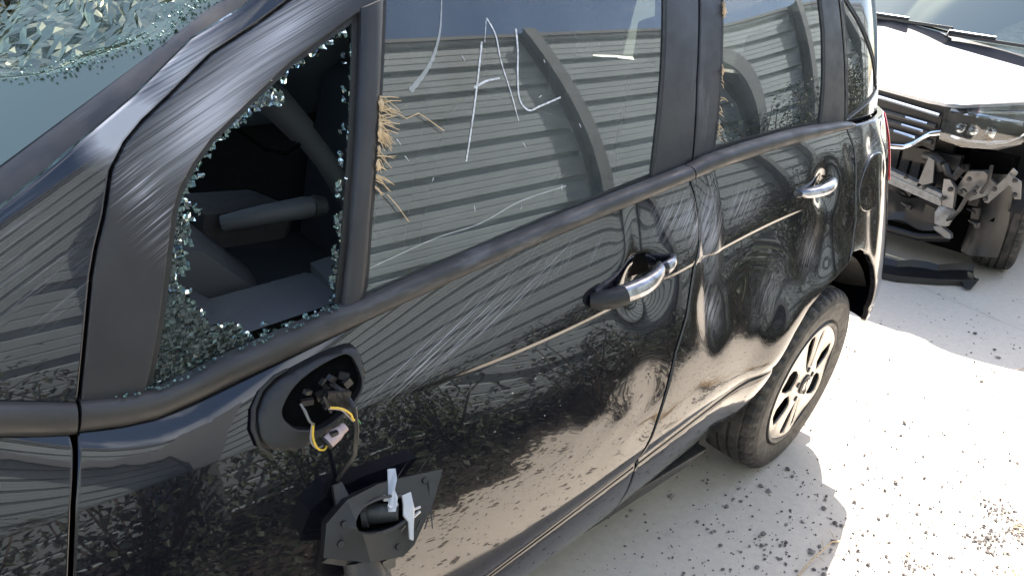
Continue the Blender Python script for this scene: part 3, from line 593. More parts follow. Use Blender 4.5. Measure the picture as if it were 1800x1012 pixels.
# roof, tail, bonnet, nose
def bigshell():
    xs = list(np.linspace(-1.39, .57, 28)); P = []
    for x in xs:
        ys = float(green(x, 1.505)); e = 1-.035*max(0, (x+.2))**2-.05*max(0, -1.0-x)**2
        half = [(ys-.001, 1.503), (ys+.006, 1.53), (ys+.03, 1.565), (ys+.09, 1.595), (ys+.25, 1.615), (YC, 1.63)]
        row = [(x, y, z*e if z > 1.51 else z) for y, z in half]; P.append(row+[(x, 2*YC-y, z) for x, y, z in row[::-1][1:]])
    MB().grid(P).build('roof', 'paint', CAR, True, 40)
    def tail(z, xs_, up=False):
        ys = float(body0(xs_, z)) if not up else float(green(xs_, z))
        half = [(xs_, ys+.001), (xs_+.025, ys+.05), (xs_+.05, ys+.14), (xs_+.10, .5), (xs_+.13, YC)]
        r = [(x, y, z) for x, y in half]; return r+[(x, 2*YC-y, zz) for x, y, zz in r[::-1][1:]]
    MB().grid([tail(z, x) for z, x in ((.44, .302), (.50, .343), (.60, .388), (.70, .438), (.80, .508), (.92, .568), (1.066, .573))]).build('tailgate', 'paint', CAR, True, 40)
    MB().grid([tail(z, x, True) for z, x in ((1.078, .575), (1.2, .575), (1.36, .57), (1.5, .52))]).build('rear_screen', 'glass_dark', CAR, True, 40)
    P = []
    for t in np.linspace(0, 1, 14):
        row = []
        for k in range(13):
            w = abs(k-6)/6; yv = YC+(k-6)/6*.76; xf = -3.14+.12*w**2; xb = -2.36+.10*(w**2)-.12*(1-w*w)
            zz = (1.0+.03*(1-w*w))*(t)+(.78-.04*w)*(1-t)+.05*math.sin(PI*t); row.append((xb*t+xf*(1-t), yv, zz))
        P.append(row)
    MB().grid(P).build('bonnet', 'paint', CAR, True, 40)
    P = []
    for z, xo in ((.22, .06), (.32, 0.), (.5, -.03), (.66, 0), (.80, .05)):
        half = [(-3.10+xo, .20), (-3.18+xo, .30), (-3.26+xo, .5), (-3.29+xo, YC)]; r = [(x, y, z) for x, y in half]; P.append(r+[(x, 2*YC-y, zz) for x, y, zz in r[::-1][1:]])
    MB().grid(P[::-1]).build('front_bumper', 'paint', CAR, True, 40)
    for far in (False, True):
        pts = [(x, (lambda y: y if not far else 2*YC-y)(float(green(x, 1.5))+.045), 1.592+.055*math.sin(PI*(x+1.15)/1.6)**.35*(1-.03*x) if -1.14 < x < .44 else 1.575) for x in np.linspace(-1.15, .45, 24)]
        MB().tube(pts, .014, 8).build('roof_rail', 'plastic', CAR, True)
bigshell()
# windscreen: side strip, crazed pane, loose slivers
def W(s, t):      # s up the pillar, t across from the near edge
    xe, ze, ye = -2.3+.93*s, .983+.547*s, .144+.122*s; y = ye+(YC-ye)*2*t; q_ = (y-YC)/(ye-YC)
    return Vector((xe-.16*(1-q_*q_), y, ze+.03*(1-q_*q_)))
ws_lo = [(-2.22, .985), (-1.909, 1.181), (-1.852, 1.217), (-1.791, 1.257), (-1.726, 1.299), (-1.695, 1.322), (-1.636, 1.365), (-1.561, 1.401), (-1.42, 1.487)]
for far in (False, True):
    A = densify(ws_lo, .05, False); P0 = [(x, float(pillar(x, z))+.003, z) for x, z in A]; P1 = []; n_ = len(A)
    for i, (x, y, z) in enumerate(P0):
        s = min(1, max(.02, (x+2.3+.015)/.93)); w_ = W(s, .0); P1.append((w_.x, w_.y+.008, w_.z+.002))
    mid = [((a[0]+b_[0])/2, (a[1]+b_[1])/2-.006, (a[2]+b_[2])/2+.004) for a, b_ in zip(P0, P1)]
    G3 = [P0, mid, P1]
    if far: G3 = [[(x, 2*YC-y, z) for x, y, z in r] for r in G3]
    MB().grid(G3).build('windscreen_trim', 'frame', CAR, True, 60)
tear = lambda s: float(np.interp(s, [0, .3, .5, .54, .58, .64, .70, 1], [.7, .4, .21, .145, .085, .036, .012, .012]))+.006*math.sin(s*61)
MB().grid([[W(s, tear(s)*k/8) for k in range(9)] for s in np.linspace(.02, 1, 60)]).build('windscreen', 'glass_screen', CAR, True)
q = random.Random(11); sm = MB(); cr = MB(); ns, nt_ = 110, 140
G3 = []
for i in range(ns+1):
    row = []
    for j in range(nt_+1):
        s = .02+.98*min(1, max(0, (i+(q.uniform(-.4, .4) if 0 < i < ns else 0))/ns)); t0 = tear(s); t = t0+(1-t0)*min(1, max(0, (j+(q.uniform(-.4, .4) if 0 < j < nt_ else 0))/nt_))
        p = W(s, t); nrm = (W(s, t+.01)-p).cross(W(s+.01, t)-p).normalized(); nrm = nrm if nrm.z > 0 else -nrm
        k = float(sstep(0, .07, t-t0)); row.append(p+nrm*(k*(-.012+.020*mnoise.noise(p*8)+.012*mnoise.noise(p*21)+.005*mnoise.noise(p*47)+q.uniform(-.0016, .0016))))
    G3.append(row)
sm.grid(G3)
for k in range(45):   # loose slivers standing up out of the sheet
    s, t = q.uniform(.5, .98), q.uniform(.12, .75); p = W(s, t)+Vector((0, 0, .004)); a = q.random()*6.28; l = q.uniform(.01, .05); d = Vector((math.cos(a), math.sin(a), q.uniform(-.1, .5)))*l; e = Vector((-math.sin(a), math.cos(a), q.uniform(-.3, .3)))*l*.3; cr.prism([p, p+d, p+d*.6+e], Vector((0, 0, .002)))
for k in range(420):   # crumbs along the torn line
    s = q.uniform(.40, .80); t = tear(s)+q.gauss(0, .012)
    if t < .0: continue
    cr.blob(W(s, t)+Vector((0, 0, .006)), q.uniform(.001, .0028), k)
sm.build('crazed_windscreen', 'screen_web', CAR); tag(cr.build('windscreen_crumbs', 'glass_crumb', CAR), kind='stuff')
wp = MB(); a_, b_ = W(.60, .62)+Vector((-.05, .05, .045)), W(.680, .305)+Vector((0, 0, .032)); wp.tube([a_, a_.lerp(b_, .5)+Vector((0, 0, .008)), b_], .009, 8); wp.bar(a_+Vector((0, 0, -.015)), b_+Vector((0, 0, -.018)), .010, .012)
wp.build('wiper', 'plastic', CAR, True)
wp = MB(); wp.box(a_.lerp(b_, .72)+Vector((0, 0, .006)), (.012, .012, .012)); wp.build('wiper_clip', 'plastic_grey', CAR)
# ------------------------------------------------------------------ door handles, fuel flap
def handle(door, x0, z0, x1, z1, out, hh, far=False):
    P = []; n = 22
    for i in range(n):
        t = i/(n-1); x = x0+(x1-x0)*t; zc_ = z0+(z1-z0)*t; base = float(body0(x, zc_))
        bow = math.sin(PI*min(1, max(0, t*.98+.01)))**.55; yc = base-out*bow+.004; h = hh*(.62+.38*math.sin(PI*(.12+.80*t))); d = .012+.007*bow
        if i in (0, n-1): h *= .55; d *= .6
        ring = []
        for k in range(14):
            a = 2*PI*k/14; c_, s_ = math.cos(a), math.sin(a)
            ring.append((x, yc-d*math.copysign(abs(c_)**.8, c_), zc_+h*math.copysign(abs(s_)**.75, s_)))
        P.append(ring+[ring[0]])
    m = MB().grid(P); m.F.append(tuple(range(14))); m.F.append(tuple((n-1)*15+k for k in range(13, -1, -1)))
    ho = m.build('door_handle', 'chrome', door, True, 50)
    return ho
handle(FD, -.950, .846, -.752, .873, .040, .0200)
m = MB(); P = []
for i in range(8):
    t = i/7; x = -.753+.050*t; zc_ = .8725+.007*t; base = float(body0(x, zc_)); yc = base-.022*(1-t**2.5)+.003; h = .0165*(1-.45*t**2); ring = [(x, yc-.012*math.cos(2*PI*k/12), zc_+h*math.sin(2*PI*k/12)) for k in range(12)]; P.append(ring+[ring[0]])
m.grid(P); m.F.append(tuple(range(12))); m.F.append(tuple(7*13+k for k in range(11, -1, -1))); m.build('lock_cap', 'chrome', FD, True, 50)
m = MB(); bx = float(body0(-.80, .875)); m.box((-.795, bx+.020, .882), (.042, .006, .024)); m.build('recess_shade_block', 'void', FD)  # black block painting in the shade of the cavity above the handle
m = MB(); m.tube([(-.962, float(body0(-.962, .845))+.002, .8435), (-.950, float(body0(-.95, .846))-.012, .845), (-.925, float(body0(-.925, .849))-.028, .849), (-.900, float(body0(-.90, .852))-.036, .8525)], [.014, .020, .0205, .0202], 12); m.build('handle_nose', 'rubber', FD, True, 60)
handle(RD, -.190, .938, -.030, .950, .030, .0145)
m = MB(); m.box((-.055, float(body0(-.055, .96))+.022, .962), (.036, .005, .020)); m.build('recess_shade_block', 'void', RD)  # black block for the shaded hollow at the rear handle
e = [(.222+.088*math.cos(a)*(1 if math.cos(a) > 0 else .98)+.03*math.sin(a), .905+.080*math.sin(a)) for a in np.linspace(0, 2*PI, 40, endpoint=False)]
panel('fuel_flap', e, lambda x, z: body0(x, z), 'paint', QP, step=.012, off=-.004, thick=.006)
# ------------------------------------------------------------------ smashed quarter window
q = random.Random(3)
QP_ = densify(QUART if area2(QUART) > 0 else QUART[::-1], .02); inn = QP_-outward(QP_)*.009
panel('quarter_seal', QP_, green, 'rubber', FD, inset=0, thick=.006, off=.010, holes=[inn], step=.02)
cz = MB(); cb = MB()
def cling(x, z):    # how far the clinging glass reaches in from the seal here
    corner = max(0., 1-math.hypot((x+1.745)/.115, (z-.925)/.12)); onright = x > -1.405-(1.25-z)*.27-.02 and z > .95
    ragged = .006*math.sin(x*173+z*91)+.005*math.sin(x*61-z*147)+.004*math.sin((x+z)*311)
    if onright: return .0075+(.024 if 1.06 < z < 1.10 or .99 < z < 1.035 else 0)+ragged*.25, corner
    if z > 1.15: return .017+ragged*.5+(.020 if 1.268 < z < 1.288 and -1.58 < x < -1.52 else 0), corner
    if x < -1.60 and z > .95: return .030+ragged*.9+.11*corner, corner
    return .018+ragged*.7+.12*corner, corner
h_ = .0050; ni, nj = int(.46/h_), int(.52/h_)
LT = [[(-1.815+h_*(i+q.uniform(-.38, .38)), .882+h_*(j+q.uniform(-.38, .38))) for j in range(nj+1)] for i in range(ni+1)]
CEN = np.array([(-1.815+h_*(i+.5), .882+h_*(j+.5)) for i in range(ni) for j in range(nj)]); DST = seg_dist(CEN, QP_); INS = pip(CEN, QP_)
for n_, ((x, z), d) in enumerate(zip(CEN, DST)):
    if not INS[n_]: continue
    w, corner = cling(x, z)
    if d > w: continue
    i, j = divmod(n_, nj); rim_ = d > w-.009; c4 = [LT[i][j], LT[i+1][j], LT[i+1][j+1], LT[i][j+1]]
    if rim_ and q.random() < .12: continue
    for tri in (([c4] if q.random() < .6 else [[c4[0], c4[1], c4[2]], [c4[0], c4[2], c4[3]]])):
        tl_ = .34 if rim_ else (.10 if corner > .1 else .2); P4 = [Vector((a, float(green(a, b))+.012, b)) for a, b in tri]; cc = sum(P4, Vector())/len(P4)
        R_ = Matrix.Rotation(q.gauss(0, tl_), 3, 'X') @ Matrix.Rotation(q.gauss(0, tl_), 3, 'Z'); P4 = [cc+R_ @ (p-cc)*(.93 if not rim_ else q.uniform(.75, 1.05)) for p in P4]
        (cb if rim_ and q.random() < .75 or q.random() < .06 else cz).prism(P4, R_ @ Vector((0, .0046, 0)))
tag(cz.build('crazed_glass', 'glass_crazed', FD), kind='stuff'); tag(cb.build('crumbled_glass', 'glass_crumb', FD), kind='stuff')
cs = MB()
for k in range(90): x = q.uniform(-1.85, -1.5); z_ = float(np.interp(x, [p[0] for p in TRU], [p[1] for p in TRU])); cs.blob((x, float(trimy(x, z_))+q.uniform(-.002, .012), z_+.004), q.uniform(.0012, .003), k)
tag(cs.build('glass_crumbs', 'glass_crumb', FD), kind='stuff')
# ------------------------------------------------------------------ wing mirror: stump on the door, housing on its cable
MO = [(-1.660, .785), (-1.672, .805), (-1.672, .828), (-1.663, .848), (-1.644, .866), (-1.62, .876), (-1.60, .881), (-1.545, .892), (-1.495, .897), (-1.483, .892), (-1.476, .866), (-1.482, .838), (-1.496, .818), (-1.525, .796), (-1.576, .776), (-1.625, .770)]
MI = [(-1.634, .834), (-1.618, .852), (-1.598, .866), (-1.566, .878), (-1.531, .886), (-1.500, .890), (-1.492, .862), (-1.494, .836), (-1.515, .818), (-1.555, .799), (-1.585, .794), (-1.600, .802), (-1.618, .808)]
def chaikin(P, n=2):
    P = np.asarray(P, float)
    for _ in range(n): Q = np.roll(P, -1, 0); P = np.stack([P*.75+Q*.25, P*.25+Q*.75], 1).reshape(-1, 2)
    return P
MO, MI = chaikin(MO), chaikin(MI)
def stump(x, z):
    P_ = np.stack([np.atleast_1d(x), np.atleast_1d(z)], -1); d = seg_dist(P_, MO); r = body0(x, z)-.004-.014*sstep(0, .006, d)
    return r if np.ndim(x) else r
MM = panel('mirror_mount', MO, stump, 'plastic', CAR, step=.007, holes=[MI], thick=.05, inset=.002, bevel=.002)
q = random.Random(21)
MI_ = np.asarray(MI); MI_ = MI_ if area2(MI_) > 0 else MI_[::-1]; panel('mount_shade_plate', MI_+outward(MI_)*.004, body0, 'void', MM, step=.012, inset=0, thick=0, off=-.003)  # black sheet over the door skin, standing in for the cavity's darkness
m = MB()
for k in range(14): m.box((q.uniform(-1.60, -1.52), q.uniform(.015, .035), q.uniform(.835, .872)), (q.uniform(.003, .010), .004, q.uniform(.002, .008)), Matrix.Rotation(q.uniform(-.8, .8), 3, 'Y') @ Matrix.Rotation(q.uniform(-.5, .5), 3, 'Z'))
m.build('broken_bracket', 'plastic', MM)
m = MB()
for k in range(4): m.bar((-1.578+.010*k, -.010, .868-.002*k), (-1.570+.011*k, -.014, .838), .005, .004)
m.box((-1.556, -.008, .852), (.020, .004, .014), Matrix.Rotation(.3, 3, 'Y')); m.build('cable_clip', 'plastic', MM)
m = MB(); m.tube([(-1.612, .0, .862), (-1.608, -.006, .850), (-1.606, -.014, .836), (-1.600, -.016, .828)], [.0015, .0025, .002, .0015], 6); m.build('torn_foil', 'steel', MM)
m = MB(); m.tube([(x, float(body0(x, z))-.012, z) for x, z in [(-1.656, .778), (-1.673, .800), (-1.676, .826), (-1.667, .850), (-1.648, .869), (-1.622, .881), (-1.600, .886)]], [.002, .0032, .004, .004, .0034, .003, .002], 8); m.build('mount_gasket', 'rubber', MM, True)
def wire(name, P, r, mat):
    P = [Vector(p) for p in P]; out = []
    for i in range(len(P)-1):
        p0, p1, p2, p3 = P[max(i-1, 0)], P[i], P[i+1], P[min(i+2, len(P)-1)]
        for k in range(6):
            t = k/6; out.append(.5*((2*p1)+(p2-p0)*t+(2*p0-5*p1+4*p2-p3)*t*t+(3*p1-p0-3*p2+p3)*t**3))
    out.append(P[-1]); MB().tube(out, r, 6).build(name, mat, MM, True, 60)
wire('wire', [(-1.600, -.014, .830), (-1.606, -.022, .812), (-1.604, -.030, .796), (-1.594, -.032, .790), (-1.586, -.030, .797)], .0019, 'wire_yellow')
wire('wire', [(-1.601, -.012, .829), (-1.609, -.020, .808), (-1.605, -.027, .795), (-1.594, -.028, .794)], .0015, 'wire_grey')
wire('wire', [(-1.572, -.016, .848), (-1.558, -.026, .846), (-1.546, -.030, .834), (-1.542, -.030, .822), (-1.534, -.026, .817)], .0019, 'wire_yellow')
wire('wire', [(-1.574, -.014, .846), (-1.558, -.022, .842), (-1.548, -.027, .829), (-1.541, -.028, .818), (-1.532, -.024, .815)], .0015, 'wire_grey')
wire('wire', [(-1.533, -.025, .817), (-1.529, -.024, .810), (-1.527, -.023, .804)], .0016, 'wire_green')
m = MB(); a_, b_ = Vector((-1.590, -.030, .797)), Vector((-1.560, -.026, .809)); m.tube([a_, a_.lerp(b_, .15), a_.lerp(b_, .7), b_], [.0095, .0108, .0105, .0075], 10); m.tube([b_, b_+(b_-a_)*.22], [.0082, .0075], 10); co = m.build('connector', 'connector', MM, True, 40)
m = MB(); m.tube([a_-(b_-a_)*.02, a_+(b_-a_)*.10], .0115, 10); m.box(a_.lerp(b_, .45)+Vector((0, -.004, .0095)), (.006, .004, .003)); m.build('connector_mouth', 'plastic', MM)
HM = empty('hanging_mirror', (-1.53, -.06, .64)); tag(HM, 'snapped-off black wing mirror base hanging by its cable against the front door', 'mirror')
def hm(u, v, d=0.):   # flat frame of the hanging plate, tipped towards the viewer
    o = Vector((-1.512, -.060, .632)); ux = Vector((.97, -.10, -.06)).normalized(); n_ = Vector((-.10, -.86, .50)).normalized(); uz = n_.cross(ux)*-1
    if uz.z < 0: uz = -uz
    return o+ux*u*1.0+uz*v*.84+n_*d
shape = [(-.112, -.030), (-.100, .030), (-.062, .062), (.00, .070), (.062, .066), (.118, .060), (.086, .004), (.040, -.066), (.018, -.080), (-.045, -.062)]
hole = [(.000+.052*math.cos(a)-.006, .012+.030*math.sin(a)) for a in np.linspace(0, 2*PI, 22, endpoint=False)]
def plate(d0, d1, name, mat):
    vs, es, fs, ov, oe, of = delaunay_2d_cdt([Vector(p) for p in shape+hole], [(i, (i+1) % 10) for i in range(10)]+[(10+i, 10+(i+1) % 22) for i in range(22)], [], 0, 1e-6)
    P_ = np.array([(v.x, v.y) for v in vs]); fs = [f for f in fs if pip(P_[list(f)].mean(0)[None], shape)[0] and not pip(P_[list(f)].mean(0)[None], hole)[0]]
    m = MB(); ridge = lambda u, v: .022*max(0, 1-abs(u+.06+.25*v)/.05)+.010*max(0., 1-abs(v)/.09)
    m.add([hm(u, v, d0+ridge(u, v)) for u, v in P_], [tuple(f) for f in fs])
    so = densify(shape, .05); m.grid([[hm(u, v, d0+ridge(u, v)) for u, v in list(shape)+[shape[0]]], [hm(u*.97, v*.97, d1) for u, v in list(shape)+[shape[0]]]])
    hh_ = list(hole)+[hole[0]]; m.grid([[hm(u, v, d0+ridge(u, v)) for u, v in hh_], [hm(u, v*.95, d1-.01) for u, v in hh_]])
    return m.build(name, mat, HM, True, 25)
plate(.006, -.018, 'base_plate', 'plastic')
m = MB(); m.prism([hm(u*1.02, v*1.02, -.030) for u, v in hole], hm(0, 0, -.003)-hm(0, 0, 0)); m.build('hole_back', 'void', HM)
for u, v in ((-.085, -.012), (-.075, .022), (.080, .050), (.012, -.058)):
    m = MB(); rd_ = .022*max(0, 1-abs(u+.06+.25*v)/.05)+.010*max(0., 1-abs(v)/.09)+.006; m.tube([hm(u, v, rd_-.006), hm(u, v, rd_+.004)], [.006, .005], 10); m.build('screw_boss', 'plastic', HM, True, 40)
for k in range(5):
    u = .020+.014*k; m = MB(); rd_ = lambda u, v: .022*max(0, 1-abs(u+.06+.25*v)/.05)+.010*max(0., 1-abs(v)/.09)+.006; m.bar(hm(u, -.030-.004*k, rd_(u, -.03)), hm(u+.010, .046 if k > 3 else -.022, rd_(u+.01, -.022)), .0016, .003); m.build('rib', 'plastic_grey', HM)
m = MB(); hr = [(.000+.054*math.cos(a)-.006, .012+.032*math.sin(a)) for a in np.linspace(0, 2*PI, 30)]; m.tube([hm(u, v, .011+.008*max(0, 1-abs(v)/.09)) for u, v in hr], .0028, 6, False); m.build('hole_rim', 'plastic_grey', HM, True)
m = MB(); m.tube([hm(-.018, .016, -.022), hm(.010, .010, -.004), hm(.026, .006, .004)], [.020, .018, .016], 12); m.tube([hm(-.03, .018, -.016), hm(-.022, .017, -.012)], .024, 14); m.build('pivot', 'plastic_grey', HM, True, 40)
m = MB(); m.prism([hm(*p) for p in ((.020, .092, .006), (.029, .090, .010), (.026, .070, .016), (.018, .052, .018), (.020, .036, .020), (.012, .012, .020), (.004, .014, .016), (.010, .040, .012), (.014, .060, .010))], hm(.003, 0, .002)-hm(0, 0, 0))
m.prism([hm(*p) for p in ((.030, .036, .020), (.045, .038, .022), (.044, .016, .026), (.045, .004, .024), (.038, -.026, .024), (.033, -.052, .024), (.028, -.047, .022), (.031, -.014, .024), (.025, .000, .022), (.029, .018, .021))], hm(.001, .002, .003)-hm(0, 0, 0))
m.bar(hm(.046, .004, .020), hm(.060, .004, .018), .003, .003); m.bar(hm(.044, -.010, .020), hm(.058, -.004, .018), .004, .003); m.box(hm(.006, .040, .012), (.005, .003, .004), Matrix.Rotation(.5, 3, 'Y')); m.box(hm(.014, .022, .014), (.008, .004, .004), Matrix.Rotation(.3, 3, 'X')); m.build('snapped_bracket', 'white_metal', HM)
m = MB(); m.prism([hm(*p) for p in ((-.11, -.045, -.02), (-.06, -.075, -.02), (-.02, -.066, -.015), (-.03, -.055, -.012), (-.09, -.035, -.012))], hm(0, 0, .006)-hm(0, 0, 0)); m.tube([hm(-.045, -.058, -.022), hm(-.040, -.10, -.026), hm(-.038, -.145, -.030)], [.030, .034, .040], 14); m.tube([hm(-.012, -.07, -.02), hm(-.006, -.15, -.022)], .010, 8); m.box(hm(-.004, -.086, -.016), (.012, .008, .012)); m.build('swivel_housing', 'plastic_grey', HM, True, 35)
m = MB(); m.prism([hm(*p) for p in ((-.072, .050, -.02), (-.070, .088, -.024), (-.054, .090, -.024), (-.048, .060, -.018))], hm(0, 0, .012)-hm(0, 0, 0)); m.build('cable_boss', 'plastic', HM)
m = MB(); e0 = hm(-.058, .095, -.02); m.tube([(-1.545, .03, .858), (-1.538, -.002, .852), (-1.536, -.024, .838), (-1.537, -.030, .80), (-1.545, -.034, .76), e0.lerp(Vector((-1.545, -.034, .76)), .4), e0], .0042, 8); m.build('cable', 'plastic', HM, True)
# ------------------------------------------------------------------ marker writing, streaks and scratches on the front window
def on_glass(P, w0, w1, name, mat, par, off=.0035, seg=6):
    P = [Vector((p[0], p[1], 0)) for p in P]; out = []
    for i in range(len(P)-1):
        p0, p1, p2, p3 = P[max(i-1, 0)], P[i], P[i+1], P[min(i+2, len(P)-1)]
        for k in range(seg):
            t = k/seg; out.append(.5*((2*p1)+(p2-p0)*t+(2*p0-5*p1+4*p2-p3)*t*t+(3*p1-p0-3*p2+p3)*t**3))
    out.append(P[-1]); A = []; B_ = []
    for i, p in enumerate(out):
        d = (out[min(i+1, len(out)-1)]-out[max(i-1, 0)]).normalized(); n_ = Vector((-d.y, d.x, 0)); w = (w0+(w1-w0)*i/(len(out)-1))*.5*(.8+.4*math.sin(i*1.7)**2)
        for Lst, sgn in ((A, -1), (B_, 1)):
            qq = p+n_*w*sgn; Lst.append((qq.x, float(green(qq.x, qq.y))+off, qq.y))
    return MB().grid([A, B_]).build(name, mat, par)
FW = WIN['front_window']
on_glass([(-1.137, 1.341), (-1.17, 1.257), (-1.213, 1.148)], .0035, .0030, 'marker_stroke', 'marker', FW)
on_glass([(-1.131, 1.339), (-1.118, 1.376)], .0012, .0015, 'marker_stroke', 'marker', FW)
on_glass([(-1.116, 1.379), (-1.103, 1.351), (-1.101, 1.304), (-1.09, 1.25), (-1.082, 1.202)], .0030, .0020, 'marker_stroke', 'marker', FW)
on_glass([(-1.173, 1.267), (-1.144, 1.276), (-1.111, 1.279)], .0042, .0030, 'marker_stroke', 'marker', FW)
on_glass([(-1.053, 1.360), (-1.057, 1.326), (-1.069, 1.276), (-1.072, 1.239), (-1.054, 1.219), (-1.023, 1.224), (-.969, 1.235)], .0040, .0030, 'marker_stroke', 'marker', FW)
m, nt, b = new_mat('dried_streak'); b.inputs['Base Color'].default_value = (.55, .57, .57, 1); b.inputs['Alpha'].default_value = .45; MAT['streak'] = m
on_glass([(-1.205, 1.41), (-1.222, 1.361), (-1.248, 1.319), (-1.275, 1.293), (-1.304, 1.272)], .002, .009, 'dried_streak', 'streak', FW)
on_glass([(-1.43, 1.005), (-1.30, 1.028), (-1.20, 1.036), (-1.10, 1.060), (-.98, 1.070)], .002, .0035, 'dried_streak', 'streak', FW)
q = random.Random(9)
for k in range(12):
    x, z = q.uniform(-1.35, -.75), q.uniform(1.02, 1.38); on_glass([(x, z), (x+q.uniform(-.008, .008), z+q.uniform(-.012, .012))], .0015, .001, 'speck', 'marker', FW)
# ------------------------------------------------------------------ straw wedged in the window edges
def straw(name, label, x, z0, z1, n, lmax, seed, cen):
    root = empty(name, (x, .1, z0)); tag(root, label, 'straw', 'straw caught in the door windows'); q = random.Random(seed); m = MB()
    for k in range(n):
        z = q.choice(cen)+q.gauss(0, .012); z = min(max(z, z0), z1); xx = x+.27*(z-1.2); p = Vector((xx+.002, float(green(xx, z))-.004, z)); L_ = lmax*q.uniform(.25, 1)
        a = q.uniform(-1.35, .35); d = Vector((math.cos(a), -q.uniform(.05, .5), math.sin(a))); p2 = p+d*L_*.5+Vector((0, 0, q.uniform(-.004, .004))); p3 = p+d*L_+Vector((0, 0, -.15*L_))
        m.tube([p, p2, p3], [.0011, .0010, .0006], 4)
    for k in range(5):
        z = q.choice(cen); xx = x+.27*(z-1.2); m.blob((xx+.004, float(green(xx, z))-.006, z), q.uniform(.005, .010), seed+k, (.6, .5, 1.4))
    tag(m.build('stalks', 'straw', root), kind='stuff'); return root
s1 = straw('straw_tuft', 'tuft of pale straw stuck behind the front window divider', -1.388, 1.10, 1.27, 70, .034, 4, [1.255, 1.24, 1.23, 1.225, 1.215, 1.19, 1.165, 1.15])
m = MB(); pts = [(-1.362, 1.262), (-1.345, 1.245), (-1.325, 1.232), (-1.30, 1.238), (-1.285, 1.228), (-1.255, 1.205)]; m.tube([(x, float(green(x, z))-.004, z) for x, z in pts], .0009, 4); pts = [(-1.385, 1.12), (-1.37, 1.10), (-1.352, 1.07)]; m.tube([(x, float(green(x, z))-.006, z) for x, z in pts], .0009, 4); m.build('loose_stalk', 'straw', s1)
straw('straw_tuft', 'scraps of straw caught along the rear edge of the middle pillar', -.468, 1.09, 1.42, 34, .020, 14, [1.405, 1.39, 1.375, 1.25, 1.24, 1.18, 1.13])
# ------------------------------------------------------------------ wheels
def bake(V, M_): return [tuple(M_ @ Vector(v)) for v in V]
def tyre_mesh(R, Wd, rim, n=144, tread=True):
    h = Wd/2; prof = [(-h*.72, rim), (-h*.93, rim+.012), (-h*1.0, rim+(R-rim)*.42), (-h*.985, rim+(R-rim)*.66), (-h*.93, R-.022), (-h*.86, R-.010), (-h*.76, R-.0035), (-h*.60, R-.001), (-h*.585, R-.008), (-h*.52, R-.008), (-h*.505, R), (-h*.22, R+.001), (-h*.205, R-.008), (-h*.13, R-.008), (-h*.115, R+.001)]
    prof = prof+[(-a, r) for a, r in prof[::-1]]; V = []; F = []; m_ = len(prof)
    for j in range(n):
        a = 2*PI*j/n; cut = (j % 3 == 0)
        for i, (y, r) in enumerate(prof):
            rr = r
            if tread and cut and (abs(y) > h*.59 and r > R-.012): rr = r-.009
            if tread and (j % 4 == 0) and abs(y) < h*.5 and abs(y) > h*.21 and r > R-.003: rr = r-.0035
            V.append((rr*math.cos(a), y, rr*math.sin(a)))
    for j in range(n):
        k, l = j*m_, ((j+1) % n)*m_; F += [(k+i, k+i+1, l+i+1, l+i) for i in range(m_-1)]
    return V, F
def road_wheel(root_name, parent, M_, R=.31, Wd=.195, steel=False, rim=.205):
    root = empty(root_name, (0, 0, 0)) if parent is None else None
    V, F = tyre_mesh(R, Wd, rim); ty = mesh_obj('wheel', bake(V, M_), F, 'tyre', parent, True, None, 18)
    ty.name = root_name
    yo = -Wd/2
    m = MB(); m.lathe([(yo+.012, rim+.006), (yo+.004, rim+.001), (yo+.008, rim-.010), (yo+.03, rim-.018), (Wd/2-.02, rim-.02)], (0, 0, 0), (0, 1, 0), 64); m.V = bake(m.V, M_); m.build('rim_barrel', 'rim_dark', ty, True, 40)
    hs = []
    for k in range(6):
        a0 = PI/2+k*PI/3
        if k in (0, 3):
            for s_ in (-1, 1):
                c_ = a0+s_*.20; hs.append([(r*math.cos(c_+w), r*math.sin(c_+w)) for r, w in ((.062, -.10), (.120, -.115), (.165, -.115), (.182, -.07), (.182, .07), (.165, .115), (.120, .115), (.062, .10))])
        else:
            c_ = a0+(.10 if k in (1, 4) else -.10); hs.append([(r*math.cos(c_+w), r*math.sin(c_+w)) for r, w in ((.085, -.30), (.115, -.33), (.158, -.22), (.174, -.12), (.174, .12), (.158, .22), (.115, .33), (.085, .30), (.080, .0))])
    disc = [(.197*math.cos(a), .197*math.sin(a)) for a in np.linspace(0, 2*PI, 72, endpoint=False)]
    dish = lambda x, z: yo+.010-.006*np.exp(-(np.hypot(x, z)/.11)**2)+.003*np.cos(6*np.arctan2(z, x))*sstep(.05, .12, np.hypot(x, z))
    o = panel('rim_face', disc, dish, 'alloy', ty, step=.008, holes=hs, inset=.0045, bevel=.004, thick=.005); o.data.transform(M_)
    m = MB(); m.lathe([(yo+.010, .034), (yo+.000, .033), (yo-.002, .028), (yo+.000, .020), (yo+.001, 0.0005)], (0, 0, 0), (0, 1, 0), 24)
    for k in range(5):
        a = 2*PI*k/5+.3; m.lathe([(yo+.012, .010), (yo+.002, .009), (yo+.001, .006), (yo+.001, .0004)], (.052*math.cos(a), 0, .052*math.sin(a)), (0, 1, 0), 8)
    m.V = bake(m.V, M_); m.build('hub_cap', 'rim_dark', ty, True, 40)
    m = MB(); m.lathe([(yo+.06, rim-.02), (yo+.062, .02)], (0, 0, 0), (0, 1, 0), 32); m.V = bake(m.V, M_); m.build('brake_drum', 'void', ty)
    for k, s_ in enumerate((-1, 1)):
        m = MB()
        m.prism([(s_*.004, yo-.001, -.016), (s_*.022, yo-.001, -.010), (s_*.022, yo-.001, .012), (s_*.004, yo-.001, .018)], (0, -.002, 0)); m.V = bake(m.V, M_); m.build('cap_badge', 'alloy', ty)
    return ty
